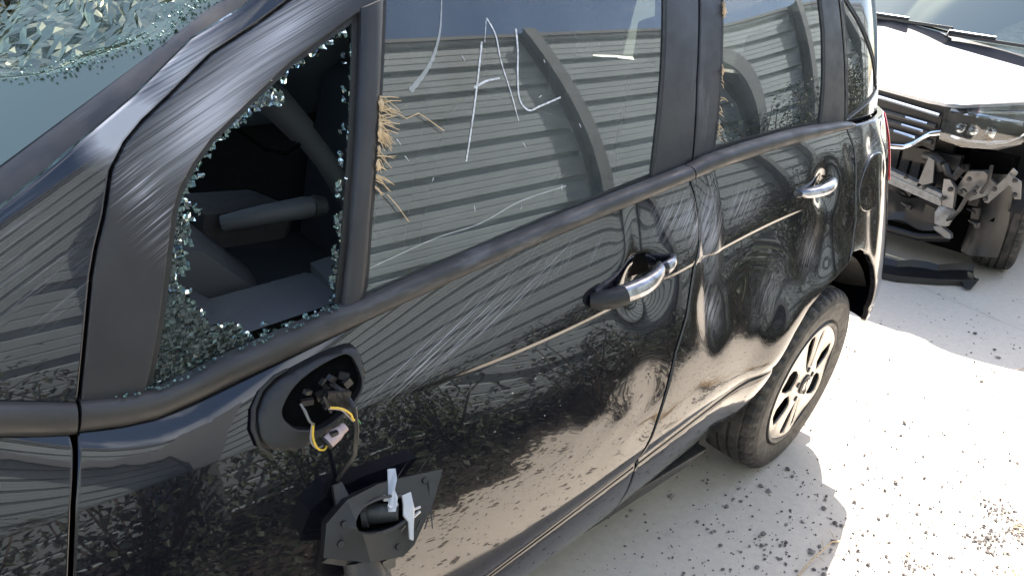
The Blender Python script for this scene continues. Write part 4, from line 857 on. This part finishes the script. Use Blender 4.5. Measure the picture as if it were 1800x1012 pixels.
TOE, CAMB = math.radians(6.66), math.radians(-5.18)
def wheel_mx(x, y, z, toe, camb): return Matrix.Translation((x, y, z)) @ Matrix.Rotation(toe, 4, 'Z') @ Matrix.Rotation(-camb*-1*-1, 4, 'X')
# wheel face plane at y = .009 (measured), so the tyre's middle lies half a width further in
MX = wheel_mx(0, .009+.0975, .3105, TOE, 0) @ Matrix.Rotation(-math.radians(5.18)*-1, 4, 'X')
road_wheel('rear_wheel', CAR, MX)
road_wheel('front_wheel', CAR, wheel_mx(-2.54, .125, .31, 0, 0))
for x in (0, -2.54):
    V, F = tyre_mesh(.31, .195, .2, 72, False); M_ = wheel_mx(x, 2*YC-.13, .31, 0, 0); mesh_obj('rear_wheel' if x == 0 else 'front_wheel', bake(V, M_), F, 'tyre', CAR, True, None, 30)
# arch liners and underbody
for x0, a0, a1 in ((0, .42, PI+.1), (-2.54, -.1, PI+.1)):
    for far in (False, True):
        P = []
        for a in np.linspace(a0, a1, 24):
            r = .385+(.05 if math.cos(a) > 0 and x0 == 0 else 0)*math.cos(a)
            P.append([(x0+r*math.cos(a), y if not far else 2*YC-y, .32+r*math.sin(a)) for y in (.03 if math.cos(a) < .2 or x0 else .055, .30)])
        MB().grid(P).build('wheel_arch_liner', 'plastic_grey', CAR, True)
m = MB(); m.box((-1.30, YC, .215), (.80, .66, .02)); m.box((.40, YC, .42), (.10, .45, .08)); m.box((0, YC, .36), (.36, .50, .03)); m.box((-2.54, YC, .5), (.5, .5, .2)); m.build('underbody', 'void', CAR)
m = MB(); m.box((.36, YC, .80), (.012, .60, .26)); m.build('rear_sun_block', 'void', CAR)  # wall added to stop sun leaking in through the open tail
for yy in (.33, 2*YC-.33): m = MB(); m.box((.02, yy, .56), (.42, .008, .24)); m.build('arch_sun_block', 'void', CAR)  # walls added inboard of the rear wheels to keep sun out of the arches
# ------------------------------------------------------------------ interior
m = MB(); m.box((-.8, YC, .26), (1.2, .70, .02)); m.build('floor_pan', 'inner', CAR)
def soft(name, prof, y0, y1, mat, parent=CAR, n=7, r=.03):   # cushion: side profile (x, z) run across y with rounded flanks
    P = []; prof = list(prof)+[prof[0]]; cx = sum(p[0] for p in prof)/len(prof); cz_ = sum(p[1] for p in prof)/len(prof)
    for y, k in ((y0, .80), (y0+r*.3, .93), (y0+r, 1.), ((y0+y1)/2, 1.02), (y1-r, 1.), (y1-r*.3, .93), (y1, .80)): P.append([(cx+(x-cx)*k, y, cz_+(z-cz_)*k) for x, z in prof])
    mm = MB().grid(P); mm.F.append(tuple(range(len(prof)-1))); mm.F.append(tuple(6*len(prof)+i for i in range(len(prof)-2, -1, -1))); return mm.build(name, mat, parent, True, 50)
for y0 in (.24, .94):
    st_ = soft('front_seat', [(-1.36, .46), (-1.34, .57), (-1.2, .60), (-.92, .56), (-.86, .48), (-1.0, .42)], y0, y0+.52, 'vinyl2')
    soft('backrest', [(-.98, .50), (-.93, .78), (-.84, 1.10), (-.78, 1.14), (-.72, 1.10), (-.78, .8), (-.84, .50)], y0+.03, y0+.49, 'vinyl2', st_); soft('headrest', [(-.80, 1.17), (-.80, 1.33), (-.74, 1.36), (-.70, 1.32), (-.71, 1.17)], y0+.14, y0+.38, 'vinyl2', st_)
rs = soft('rear_seat', [(-.45, .46), (-.42, .58), (-.1, .58), (.05, .50), (-.05, .42)], .26, 1.44, 'vinyl2'); soft('backrest', [(-.04, .52), (.06, .95), (.14, 1.12), (.20, 1.12), (.16, .8), (.10, .5)], .26, 1.44, 'vinyl2', rs)
for k in (.4, .85, 1.3): soft('headrest', [(.14, 1.14), (.15, 1.28), (.20, 1.29), (.22, 1.14)], k-.11, k+.11, 'vinyl2', rs)
# dashboard: broad padded shelf with a rounded front, near end seen through the broken quarter window
P = []
for y in np.linspace(.17, 2*YC-.17, 22):
    b_ = .06*math.sin(PI*(y-.17)/(2*YC-.34)); P.append([(-2.30-b_, y, .96), (-2.05, y, 1.00), (-1.86, y, 1.015), (-1.76+b_*.3, y, 1.005), (-1.70+b_*.4, y, .965), (-1.67+b_*.5, y, .90), (-1.70+b_*.4, y, .80), (-1.74, y, .62), (-1.85, y, .45)])
db = MB().grid(P).build('dashboard', 'vinyl', CAR, True, 60)
# near-side inner sill of the door and its pocket
m = MB(); m.add([(-1.80, .125, .925), (-1.69, .255, .945), (-1.47, .265, .948), (-1.40, .13, .948), (-1.80, .135, .60), (-1.69, .265, .60), (-1.47, .275, .60), (-1.40, .14, .60)], [(0, 3, 2, 1), (1, 2, 6, 5), (0, 1, 5, 4), (2, 3, 7, 6)]); m.build('door_ledge', 'vinyl', CAR)
m = MB(); m.prism([(-1.47, .13, .955), (-1.46, .262, .965), (-1.30, .262, .985), (-1.30, .13, .975)], (0, 0, -.06)); m.prism([(-1.30, .13, .96), (-1.30, .22, .965), (-.72, .22, 1.02), (-.72, .13, 1.02)], (0, 0, -.05)); m.build('door_card_top', 'vinyl', CAR)
for far in (False, True):
    pts = [(-1.86, .16, .30), (-.62, .16, .30), (-.62, .16, 1.02), (-1.4, .16, .94), (-1.86, .16, .90)]
    if far: pts = [(x, 2*YC-y, z) for x, y, z in pts]
    MB().prism(pts, (0, .02 if not far else -.02, 0)).build('door_card', 'inner', CAR)
    pts = [(-.60, .16, .30), (.30, .16, .60), (.55, .22, .7), (.55, .22, 1.04), (-.6, .16, 1.02)]
    if far: pts = [(x, 2*YC-y, z) for x, y, z in pts]
    MB().prism(pts, (0, .02 if not far else -.02, 0)).build('door_card', 'inner', CAR)
def sweep(name, pts, r, mat, n=10): return MB().tube(pts, r, n).build(name, mat, CAR, True, 50)
# rounded dash pods and column parts glimpsed in the dark
soft('dash_pod', [(-1.78, .84), (-1.78, 1.03), (-1.70, 1.06), (-1.62, 1.03), (-1.53, .93), (-1.50, .80)], .30, .56, 'vinyl', r=.08)
soft('dash_pod', [(-1.80, .80), (-1.80, .985), (-1.74, .99), (-1.66, .955), (-1.60, .90), (-1.60, .78)], .20, .33, 'vinyl', r=.05)
soft('column_shroud', [(-1.62, .96), (-1.60, 1.045), (-1.45, 1.03), (-1.40, 1.0), (-1.42, .95)], .42, .56, 'inner', r=.04)
sweep('stalk', [(-1.56, .40, 1.018), (-1.50, .36, 1.035), (-1.43, .34, 1.042), (-1.395, .34, 1.040)], [.016, .019, .021, .017], 'vinyl')
sweep('stalk_tip', [(-1.412, .338, 1.0415), (-1.388, .336, 1.0395)], [.0225, .017], 'plastic_grey')
sweep('curtain_rail', [(-1.50, .42, 1.28), (-1.43, .42, 1.22), (-1.385, .42, 1.165)], [.030, .031, .028], 'vinyl'); sweep('curtain_tube', [(-1.39, .42, 1.172), (-1.34, .42, 1.10), (-1.285, .42, .99), (-1.25, .42, .90)], [.023, .022, .021, .021], 'vinyl')
sweep('loose_lead', [(-1.52, .40, 1.19), (-1.47, .40, 1.145), (-1.43, .40, 1.13), (-1.40, .40, 1.145)], .004, 'void', 6)
sw = [(-1.50+.05*math.cos(a)*.5, 1.22+.175*math.cos(a), .93+.165*math.sin(a)+.0*math.cos(a)) for a in np.linspace(0, 2*PI, 40)]
m = MB(); m.tube(sw, .014, 10, False); m.box((-1.53, 1.22, .93), (.03, .07, .06)); m.bar((-1.51, 1.06, .93), (-1.51, 1.38, .93), .03, .03); m.bar((-1.51, 1.22, .93), (-1.51, 1.22, .77), .03, .03); m.build('steering_wheel', 'inner', CAR, True, 50)
sweep('handbrake', [(-1.0, YC, .50), (-1.15, YC, .56), (-1.32, YC, .66)], [.02, .018, .022], 'inner')
for yy in (.22, 2*YC-.22): sweep('seat_belt', [(-.70, yy, 1.25), (-.74, yy+.0, .95), (-.80, yy+.02, .60)], .006, 'void', 6)
m = MB(); m.box((-1.15, YC, .38), (.5, .10, .12)); m.build('console', 'inner', CAR)
P = []
for z in np.linspace(.96, 1.50, 16): P.append([(x, 1.46+.012*math.sin(x*23+z*9)+.016*math.sin(x*9-z*17)-.02*(z < 1.0), z+.012*math.sin(x*7)*(z < 1.02)-.30*max(0, -1.15-x)*max(0, z-1.1)*2) for x in np.linspace(-1.8, .45, 60)])
MB().grid(P).build('airbag_curtain', 'vinyl', CAR, True)  # airbag sheet extended over the far windows to block the light through them
m = MB(); m.grid([[(x, y, 1.555+.03*(1-((y-YC)/.6)**2)) for y in np.linspace(.32, 2*YC-.32, 9)] for x in np.linspace(-1.3, .4, 8)]); m.build('headlining', 'vinyl2', CAR, True)
# ------------------------------------------------------------------ the white car behind
WC = empty('white_car', (2.9, 1.04, 0)); tag(WC, 'white damaged car with its front bumper missing parked behind the black car', 'car')
tl = lambda y: .10*(y-.55)            # the car sits low on its near front corner
def fe_x(y): return 1.95+.30*max(0., .42-y)**1.25*2.2
EY = [.17, .25, .41, .50, .56, .65, .8, 1.04, 1.28, 1.43, 1.52, 1.58, 1.67, 1.83, 1.91]
EZ = [.962, .950, .915, .895, .890, .898, .913, .937, .955, .965, .965, .975, 1.0, 1.03, 1.04]
def bon(y, t):
    yy = y if y < 1.04 else 2.08-y
    xf = fe_x(yy)+(.02 if .5 < yy < .6 else 0); zf = float(np.interp(y, EY, EZ)); xb = 2.80+.10*((y-1.04)/.85)**2; zbk = float(np.interp(y, [.17, .5, 1.33, 1.6, 1.91], [.965, 1.0, 1.14, 1.14, 1.10]))
    x = xf+(xb-xf)*t; z = zf+(zbk-zf)*t+.035*math.sin(PI*min(1, t*1.0))**.8; return (x, y, z)
ys = np.linspace(.17, 1.91, 46); ts = [0, .01, .03, .07, .13, .2, .3, .4, .5, .6, .7, .8, .9, 1.]
P = [[(bon(y, 0)[0]+.015, y, bon(y, 0)[2]-.02) for y in ys]]+[[bon(y, t) for y in ys] for t in ts]
MB().grid(P[::-1]).build('bonnet', 'white_paint', WC, True, 50)
def wscr(y, t):
    x0, _, z0 = bon(y, 1.); return (x0+.06+.75*t, y+(.12*(1.04-y))*t, z0+.015+(1.78+.02-z0)*t)
ys2 = np.linspace(.24, 1.84, 20)
MB().grid([[(bon(y, .97)[0], y, bon(y, .97)[2]-.004) for y in ys2], [(bon(y, 1.)[0]+.02, y, bon(y, 1.)[2]-.006) for y in ys2], [wscr(y, .04) for y in ys2]]).build('cowl', 'plastic', WC, True)
MB().grid([[wscr(y, t) for y in ys2] for t in np.linspace(.035, 1, 8)]).build('windscreen', 'glass_van', WC, True)
for (a_, b_) in (((1.50, .03), (.98, .075)), ((.98, .03), (.50, .09))):
    p0, p1 = Vector(wscr(a_[0], a_[1])), Vector(wscr(b_[0], b_[1])); m = MB(); m.tube([p0+Vector((-.05, 0, .0)), p0+Vector((-.02, 0, .03)), p0.lerp(p1, .5)+Vector((-.02, 0, .03))], .010, 6); m.bar(p0+Vector((-.015, 0, .012)), p1+Vector((-.015, 0, .012)), .012, .016); m.build('wiper', 'plastic', WC, True)
m = MB(); m.grid([[(3.0+.1*k, y, 1.03+.02*k) for y in (.35, 1.04, 1.75)] for k in range(6)]); m.build('dash_top', 'white_inner', WC, True)
for y in (.7, 1.3): m = MB(); m.box((3.08, y, 1.06), (.02, .18, .004)); m.build('demister_vent', 'plastic', WC)
m = MB(); m.box((3.9, 1.04, .8), (.3, .75, .35)); m.build('cabin_seats', 'inner', WC)
# grille
m = MB(); g0 = [(.565, .655), (.565, .875)]+[(y, float(np.interp(y, EY, EZ))-.018) for y in (.65, .8, 1.04, 1.28, 1.43, 1.515)]+[(1.515, .74), (1.40, .69), (1.0, .66), (.72, .625), (.62, .67)]
m.prism([(1.985, y, z) for y, z in g0], (.02, 0, 0)); m.build('grille', 'plastic', WC)
def ybar(name, pts, h, d, mat):
    m = MB()
    P = [[(x-d, y, z-h/2) for x, y, z in pts], [(x-d-.004, y, z) for x, y, z in pts], [(x-d, y, z+h/2) for x, y, z in pts], [(x, y, z+h/2) for x, y, z in pts], [(x, y, z-h/2) for x, y, z in pts]]
    m.grid(P+[P[0]]); return m.build(name, mat, WC, True, 40)
ybar('grille_bar', [(1.98, y, .828+.12*(y-.56)) for y in np.linspace(.575, 1.5, 12)], .016, .012, 'bright')
for k, (z, ya) in enumerate(((.775, .62), (.735, .63), (.695, .66))):
    ybar('grille_slat', [(1.982, y, z+.10*(y-.6)) for y in np.linspace(.58, 1.5, 10)], .020, .008, 'plastic_grey')
    ybar('grille_bar', [(1.978, y, z+.004+.10*(y-.6)) for y in np.linspace(ya, ya+.11, 5)], .012, .010, 'bright')
ybar('grille_bar', [(1.972, y, z) for y, z in ((.545, .752), (.59, .738), (.62, .712), (.66, .672), (.70, .648), (.78, .636), (1.0, .66))], .024, .014, 'bright')
# headlight
HLP = [(.552, .882), (.545, .80), (.540, .722), (.43, .706), (.32, .716), (.22, .755), (.165, .815), (.150, .88), (.17, .945), (.25, .935), (.41, .905), (.50, .887)]
def hlx(y): return 1.955+.66*max(0., .42-y)**1.25
hd = empty('headlight_unit', (0, 0, 0)); bpy.data.objects.remove(hd)
def yz_panel(name, poly, xf, mat, parent, step=.02, thick=.0):
    poly = np.asarray(poly, float); l = densify(poly, step); lo, hi = l.min(0), l.max(0); gx, gz = np.meshgrid(np.arange(lo[0], hi[0], step), np.arange(lo[1], hi[1], step)); G = np.stack([gx.ravel(), gz.ravel()], -1); G = G[pip(G, l)]; G = G[seg_dist(G, l) > step*.5]
    n = len(l); vs, es, fs, ov, oe, of = delaunay_2d_cdt([Vector(p) for p in list(l)+list(G)], [(i, (i+1) % n) for i in range(n)], [], 0, 1e-6); P_ = np.array([(v.x, v.y) for v in vs]); fs = [f for f in fs if pip(P_[list(f)].mean(0)[None], l)[0]]
    m = MB(); m.add([(xf(y, z), y, z) for y, z in P_], [tuple(f) if area2(P_[list(f)]) < 0 else tuple(f)[::-1] for f in fs])
    if thick: ll = list(l)+[l[0]]; m.grid([[(xf(y, z), y, z) for y, z in ll], [(xf(y, z)+thick, y, z) for y, z in ll]])
    return m.build(name, mat, parent, True, 40)
HL = yz_panel('headlight', HLP, lambda y, z: hlx(y)+.055, 'plastic', WC, .02, .04)
yz_panel('lamp_cover', HLP, lambda y, z: hlx(y)-.012*math.sin(PI*min(1, max(0, (z-.70)/.25))), 'lamp_glass', HL, .02, .04)
def hbar(name, pts, h, mat, dx=.03):
    m = MB(); P = [[(hlx(y)+dx, y, z-h/2) for y, z in pts], [(hlx(y)+dx-.010, y, z) for y, z in pts], [(hlx(y)+dx, y, z+h/2) for y, z in pts]]; m.grid(P); return m.build(name, mat, HL, True)
hbar('light_strip', [(y, .838+.02*math.sin((y-.2)*5)) for y in np.linspace(.535, .24, 9)], .020, 'bright'); hbar('light_strip', [(y, .880-.10*(y-.40)) for y in np.linspace(.46, .18, 8)], .022, 'bright')
hbar('light_strip', [(.50, .738), (.42, .730), (.34, .736), (.28, .754), (.235, .785), (.205, .83)], .020, 'bright', .024); hbar('lamp_sill', [(.54, .738), (.48, .728), (.40, .716), (.30, .722), (.22, .76)], .020, 'steel', .016)
for k, y in enumerate((.475, .415, .350)):
    m = MB(); c_ = Vector((hlx(y)+.03, y, .783)); m.lathe([(-.012, .006), (-.010, .014), (.004, .020), (.02, .022)], c_, (1, 0, 0), 16); m.box(c_+Vector((.012, 0, 0)), (.006, .024, .026), Matrix.Rotation(.2, 3, 'X')); m.build('lamp_lens', 'bright', HL, True, 40)
    m = MB(); m.lathe([(-.016, .0005), (-.014, .010), (-.006, .013)], c_, (1, 0, 0), 14); m.build('lamp_bulb', 'lamp_glass', HL, True)
# near-side wing, door side, roof: plain body beyond the headlight
def wsx(z): return .145+.02*max(0, z-.6)+.25*max(0, z-1.0)
fn = [(2.17, .955), (2.14, .80), (2.20, .70), (2.165, .60), (2.16, .52)]+[(2.545+.375*math.cos(a), .32+.375*math.sin(a)) for a in np.linspace(2.55, .15, 16)]+[(2.93, .24), (4.6, .26), (4.6, 1.02), (3.0, 1.02), (2.82, .98)]
def xz_panel(name, poly, yf, mat, parent, thick=.015, flip=False):
    m = MB(); P_ = densify(poly, .08); n = len(P_); vs, es, fs, ov, oe, of = delaunay_2d_cdt([Vector(p) for p in P_], [(i, (i+1) % n) for i in range(n)], [], 0, 1e-6); Q = np.array([(v.x, v.y) for v in vs]); fs = [f for f in fs if pip(Q[list(f)].mean(0)[None], P_)[0]]
    m.add([(x, yf(x, z), z) for x, z in Q], [tuple(f) for f in fs]); m.grid([[(x, yf(x, z), z) for x, z in list(P_)+[P_[0]]], [(x, yf(x, z)+thick, z) for x, z in list(P_)+[P_[0]]]]); return m.build(name, mat, parent, True, 30)
xz_panel('front_wing', fn[:21]+[(2.93, .24), (3.02, .24), (3.05, .70), (3.02, 1.0), (2.82, .975)], lambda x, z: wsx(z)+.05*max(0, 2.4-x)**1.2*2, 'white_paint', WC)
xz_panel('front_door', [(3.03, .25), (3.06, .70), (3.03, 1.0), (4.1, 1.05), (4.1, .25)], lambda x, z: wsx(z), 'white_paint', WC); xz_panel('body_side', [(4.11, .25), (4.11, 1.05), (6.2, 1.1), (6.2, .3)], lambda x, z: wsx(z), 'white_paint', WC); xz_panel('body_side', [(2.2, .3), (2.2, .95), (6.2, 1.1), (6.2, .3)], lambda x, z: 1.93, 'white_paint', WC, -.015)
xz_panel('upper_side', [(3.0, 1.03), (3.62, 1.76), (6.1, 1.80), (6.2, 1.1), (4.1, 1.06)], lambda x, z: wsx(z)+.01, 'glass', WC); xz_panel('upper_side', [(3.0, 1.03), (3.62, 1.76), (6.1, 1.80), (6.2, 1.1), (4.1, 1.06)], lambda x, z: 2.08-wsx(z), 'glass', WC, -.01)
MB().grid([[(x, y, 1.79+.04*(1-((y-1.04)/.8)**2)) for y in np.linspace(.33, 1.76, 9)] for x in (3.60, 4.4, 5.3, 6.15)]).build('roof', 'white_paint', WC, True)
m = MB(); m.box((6.2, 1.04, .75), (.02, .85, .5)); m.build('tail_panel', 'white_paint', WC)
# stripped nose: crash beam, brackets, radiator, lamp bracket, washer bottle, hoses
m = MB(); m.prism([(1.99, .462, .395), (1.99, .472, .455), (1.99, .80, .525), (1.99, 1.6, .60), (1.99, 1.6, .52), (1.99, .80, .455)], (.05, 0, 0)); m.prism([(1.985, .47, .42), (1.985, .48, .437), (1.985, .80, .50), (1.985, .80, .48)], (.006, 0, 0)); m.build('crash_beam', 'white_inner', WC)
m = MB(); m.prism([(1.995, .468, .40), (1.985, .405, .40), (1.985, .420, .50), (1.99, .455, .535), (1.995, .485, .53)], (.03, 0, 0)); m.prism([(1.99, .60, .46), (1.99, .58, .62), (1.99, .55, .61), (1.99, .53, .50)], (.012, 0, 0)); m.build('beam_bracket', 'steel', WC)
m = MB(); m.box((2.16, .85, .45), (.02, .32, .24)); m.build('radiator', 'plastic', WC)
m = MB(); q = random.Random(31)
for k in range(7): m.box((2.13, .62+.06*k, .50+.10*(.06*k)), (.01, .022, .10))
m.build('shutter_vanes', 'plastic_grey', WC)
m = MB(); m.prism([(2.04, .44, .47), (2.03, .40, .585), (2.03, .33, .60), (2.05, .27, .545), (2.06, .30, .48), (2.05, .36, .44)], (.05, 0, 0)); m.build('inner_wing', 'steel', WC)
m = MB(); m.prism([(2.02, .290, .46), (2.00, .265, .53), (1.99, .225, .60), (1.99, .205, .65), (2.01, .188, .63), (2.02, .212, .56), (2.03, .255, .49), (2.03, .275, .455)], (.012, 0, 0)); m.prism([(1.985, .215, .625), (1.985, .155, .600), (1.985, .135, .52), (1.985, .16, .515), (1.985, .185, .565), (1.985, .22, .585)], (.008, 0, 0)); m.build('lamp_bracket', 'steel', WC)
for y_, z_ in ((.165, .535), (.18, .60), (.25, .54), (.275, .485), (.46, .44), (.44, .49), (.56, .47), (.66, .50), (.37, .56), (.33, .50), (.39, .49)):
    m = MB(); m.lathe([(.0, .012), (-.006, .011), (-.008, .006), (-.008, .0005)], (1.984, y_, z_), (1, 0, 0), 8); m.build('bolt', 'plastic', WC, True, 40)
m = MB(); m.tube([(2.02, .445, .30), (2.02, .445, .35), (2.02, .44, .385), (2.02, .43, .40)], [.034, .045, .040, .022], 12); m.build('washer_bottle', 'white_inner', WC, True, 50)
m = MB(); m.tube([(2.0, .43, .33), (1.99, .40, .35), (1.99, .375, .40), (1.995, .36, .47), (2.0, .33, .53)], .010, 8); m.tube([(2.0, .50, .60), (1.995, .47, .56), (1.995, .44, .55), (2.0, .42, .60)], .020, 8); m.tube([(2.01, .30, .64), (2.0, .29, .56), (2.01, .31, .50)], .008, 6); m.build('hoses', 'plastic', WC, True)
for k in range(16):
    m = MB(); c_ = (2.06+.02*(k % 3), .30+.028*k, .30+.05*((k*7) % 6)+.03); m.box(c_, (.012, .010+.006*(k % 3), .012+.008*((k*5) % 3)), Matrix.Rotation(.12*((k % 5)-2), 3, 'X')); m.tube([Vector(c_)+Vector((-.012, 0, 0)), Vector(c_)+Vector((-.02, .01, .01)), Vector(c_)+Vector((-.01, .04, .015))], .005, 6); m.build('wiring_plug', 'plastic_grey' if k % 4 == 0 else 'plastic', WC)
for c_, h_ in (((2.09, .60, .60), (.02, .14, .035)), ((2.08, .50, .33), (.02, .06, .05))): m = MB(); m.box(c_, h_); m.build('air_duct', 'plastic', WC)
m = MB(); m.tube([(2.04, .52, .565), (2.02, .535, .60), (2.03, .57, .615), (2.05, .62, .61)], .024, 12); m.build('air_hose', 'plastic_grey', WC, True)
m = MB()
m.prism([(1.99, .47, .285), (1.99, .44, .30), (1.98, .38, .275), (1.97, .37, .255), (1.98, .40, .25), (1.99, .46, .27)], (.03, 0, 0)); m.bar((2.0, .43, .30), (1.99, .425, .36), .012, .012); m.build('small_brackets', 'steel', WC)
m = MB(); m.box((2.25, 1.0, .40), (.03, .62, .28)); m.box((2.2, .36, .50), (.05, .10, .16)); m.box((2.7, 1.0, .24), (.3, .50, .03)); m.build('engine_bay_dark', 'void', WC)  # black boxes put in as the darkness behind the stripped nose
P = []
for a in np.linspace(2.95, .25, 20): P.append([(2.545+.37*math.cos(a), y, .33+.37*math.sin(a)) for y in (.165, .20, .30, .48)])
MB().grid(P).build('wheel_arch_liner', 'plastic', WC, True)
m = MB(); P = []
for t in np.linspace(0, 1, 12):
    z = .60-.44*t; x = 2.06+.10*math.sin(t*2.2); P.append([(x+.05, .225-.02*t, z), (x, .25, z), (x-.01, .31, z-.01), (x+.02, .37, z-.01), (x+.10, .40, z)])
m.grid(P); m.build('torn_liner', 'plastic', WC, True, 85)
m = MB(); m.tube([(2.10, .42, .22), (2.06, .55, .19), (2.05, .8, .19), (2.05, 1.4, .20)], .022, 10); m.build('lower_crossmember', 'plastic', WC, True)
m = MB(); m.grid([[(2.06+.02*math.sin(k*1.3), y, .24+.05*k+.012*math.sin(y*31+k)) for y in np.linspace(.46, .80, 14)] for k in range(4)]); m.build('torn_foam', 'plastic', WC, True)
V, F = tyre_mesh(.315, .20, .205); M_ = Matrix.Translation((2.545, .325, .315)) @ Matrix.Rotation(math.radians(17), 4, 'Z'); tw = mesh_obj('front_wheel', bake(V, M_), F, 'tyre', WC, True, None, 28)
m = MB(); m.lathe([(-.09, .205), (-.05, .19), (-.06, .06), (-.06, .001)], (0, 0, 0), (0, 1, 0), 40); m.V = bake(m.V, M_); m.build('rim', 'rim_dark', tw, True, 40)
for x, y in ((5.3, .325), (2.545, 1.75), (5.3, 1.75)): mesh_obj('front_wheel' if x < 3 else 'rear_wheel', bake(V, Matrix.Translation((x, y, .315))), F, 'tyre', WC, True, None, 28)
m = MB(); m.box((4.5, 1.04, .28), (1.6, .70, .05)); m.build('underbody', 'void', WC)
# torn bumper lip lying on the concrete
bf = empty('bumper_fragment', (2.0, .5, 0)); tag(bf, 'torn black plastic bumper lip lying on the concrete under the white car', 'bumper piece')
P = []
path = [(1.90, 1.15), (1.84, .98), (1.80, .85), (1.79, .76), (1.80, .68), (1.83, .61), (1.87, .54), (1.915, .49), (1.96, .44), (2.01, .395), (2.06, .35), (2.11, .315), (2.16, .28)]
for i, (x, y) in enumerate(path):
    w = .085+.02*math.sin(i*1.9)-.003*i; x += .006*math.sin(i*2.7); P.append([(x-.035, y-.03, .006), (x-.03, y-.025, .035), (x, y, .045), (x+w*.7, y+w*.35, .055), (x+w, y+w*.5, .085), (x+w+.01, y+w*.5, .06)])
MB().grid(P).build('lip', 'plastic', bf, True, 40)
m = MB(); m.prism([(2.16, .31, .03), (2.17, .25, .025), (2.04, .235, .010), (2.02, .255, .012), (2.09, .31, .028)], (0, 0, .005)); m.build('torn_flap', 'plastic_grey', bf)
# ------------------------------------------------------------------ gravel, weeds and twigs on the concrete
q = random.Random(77); g = MB()
def dens(x, y):
    d = .24
    d += 1.1*math.exp(-((x-.15)/.55)**2-((y+.62)/.35)**2)+1.0*math.exp(-((x+.45)/.6)**2-((y+.20)/.26)**2)+.8*math.exp(-((x+.9)/1.2)**2-((y+.9)/.5)**2)
    return d
n = 0
while n < 6000:
    x, y = q.uniform(-2.6, 1.7), q.uniform(-1.9, .35)
    if q.random() > dens(x, y)*.75: continue
    r = min(.011, .0012+q.expovariate(1/.0020)); g.blob((x, y, r*.45), r, n, (1, .8, .7)); n += 1
for (cx, cy, k) in ((-.36, -.17, 22), (-.50, -.27, 30), (-.66, -.12, 16), (.16, -.55, 70), (.28, -.60, 110), (-.12, -.46, 40), (.33, -.52, 60)):
    for i in range(k):
        r = q.uniform(.0025, .007); g.blob((q.gauss(cx, .035), q.gauss(cy, .030), r*.5), r, n+i, (1, .8, .7))
    n += k
for i in range(60): g.blob((q.uniform(1.6, 3.4), q.uniform(-.5, .5), .002), q.uniform(.002, .006), 9000+i, (1.2, .8, .4))
tag(g.build('gravel', 'stone'), 'dark loose gravel strewn over the pale concrete beside the wheel', 'gravel', kind='stuff')
def twig(label, P, seed, side=14, ln=.05):
    root = empty('dry_twig', P[0]); tag(root, label, 'twig'); q = random.Random(seed); P = [Vector(p) for p in P]; m = MB(); m.tube(P, [.0022-.0012*i/len(P) for i in range(len(P))], 5); m.build('stem', 'straw', root); m = MB()
    for k in range(side):
        i = q.randrange(len(P)-1); p = P[i].lerp(P[i+1], q.random()); a = q.random()*6.28; d = Vector((math.cos(a), math.sin(a), q.uniform(.0, .35)))*ln*q.uniform(.3, 1); m.tube([p, p+d*.6+Vector((0, 0, .004)), p+d], [.001, .0009, .0005], 4)
    tag(m.build('side_shoots', 'straw', root), kind='stuff')
twig('long dry weed stem arching over the gravel below the rear wheel', [(-.40, -.28, .004), (-.33, -.275, .014), (-.24, -.28, .03), (-.15, -.33, .028), (-.09, -.40, .014), (-.09, -.47, .006), (-.13, -.53, .004)], 3, 16, .045)
twig('thin dry weed lying on the sunlit concrete near the white car', [(1.02, -.12, .004), (1.10, -.16, .008), (1.25, -.19, .006), (1.40, -.24, .004)], 5, 8, .05)
def weed(x, y, seed, label):
    root = empty('dry_weed', (x, y, 0)); tag(root, label, 'weed'); q = random.Random(seed); m = MB()
    for k in range(70):
        a = q.random()*6.28; L_ = q.uniform(.03, .13); d = Vector((math.cos(a)*L_, math.sin(a)*L_, q.uniform(.01, .06))); p = Vector((x+q.gauss(0, .02), y+q.gauss(0, .02), .002)); m.tube([p, p+d*.55+Vector((0, 0, .012)), p+d], [.0013, .001, .0006], 4)
    tag(m.build('stalks', 'straw', root), kind='stuff')
weed(.31, -.66, 8, 'bleached dry weed clump at the edge of the gravel')
weed(.03, -.70, 18, 'small dried weed tuft lying among the gravel')
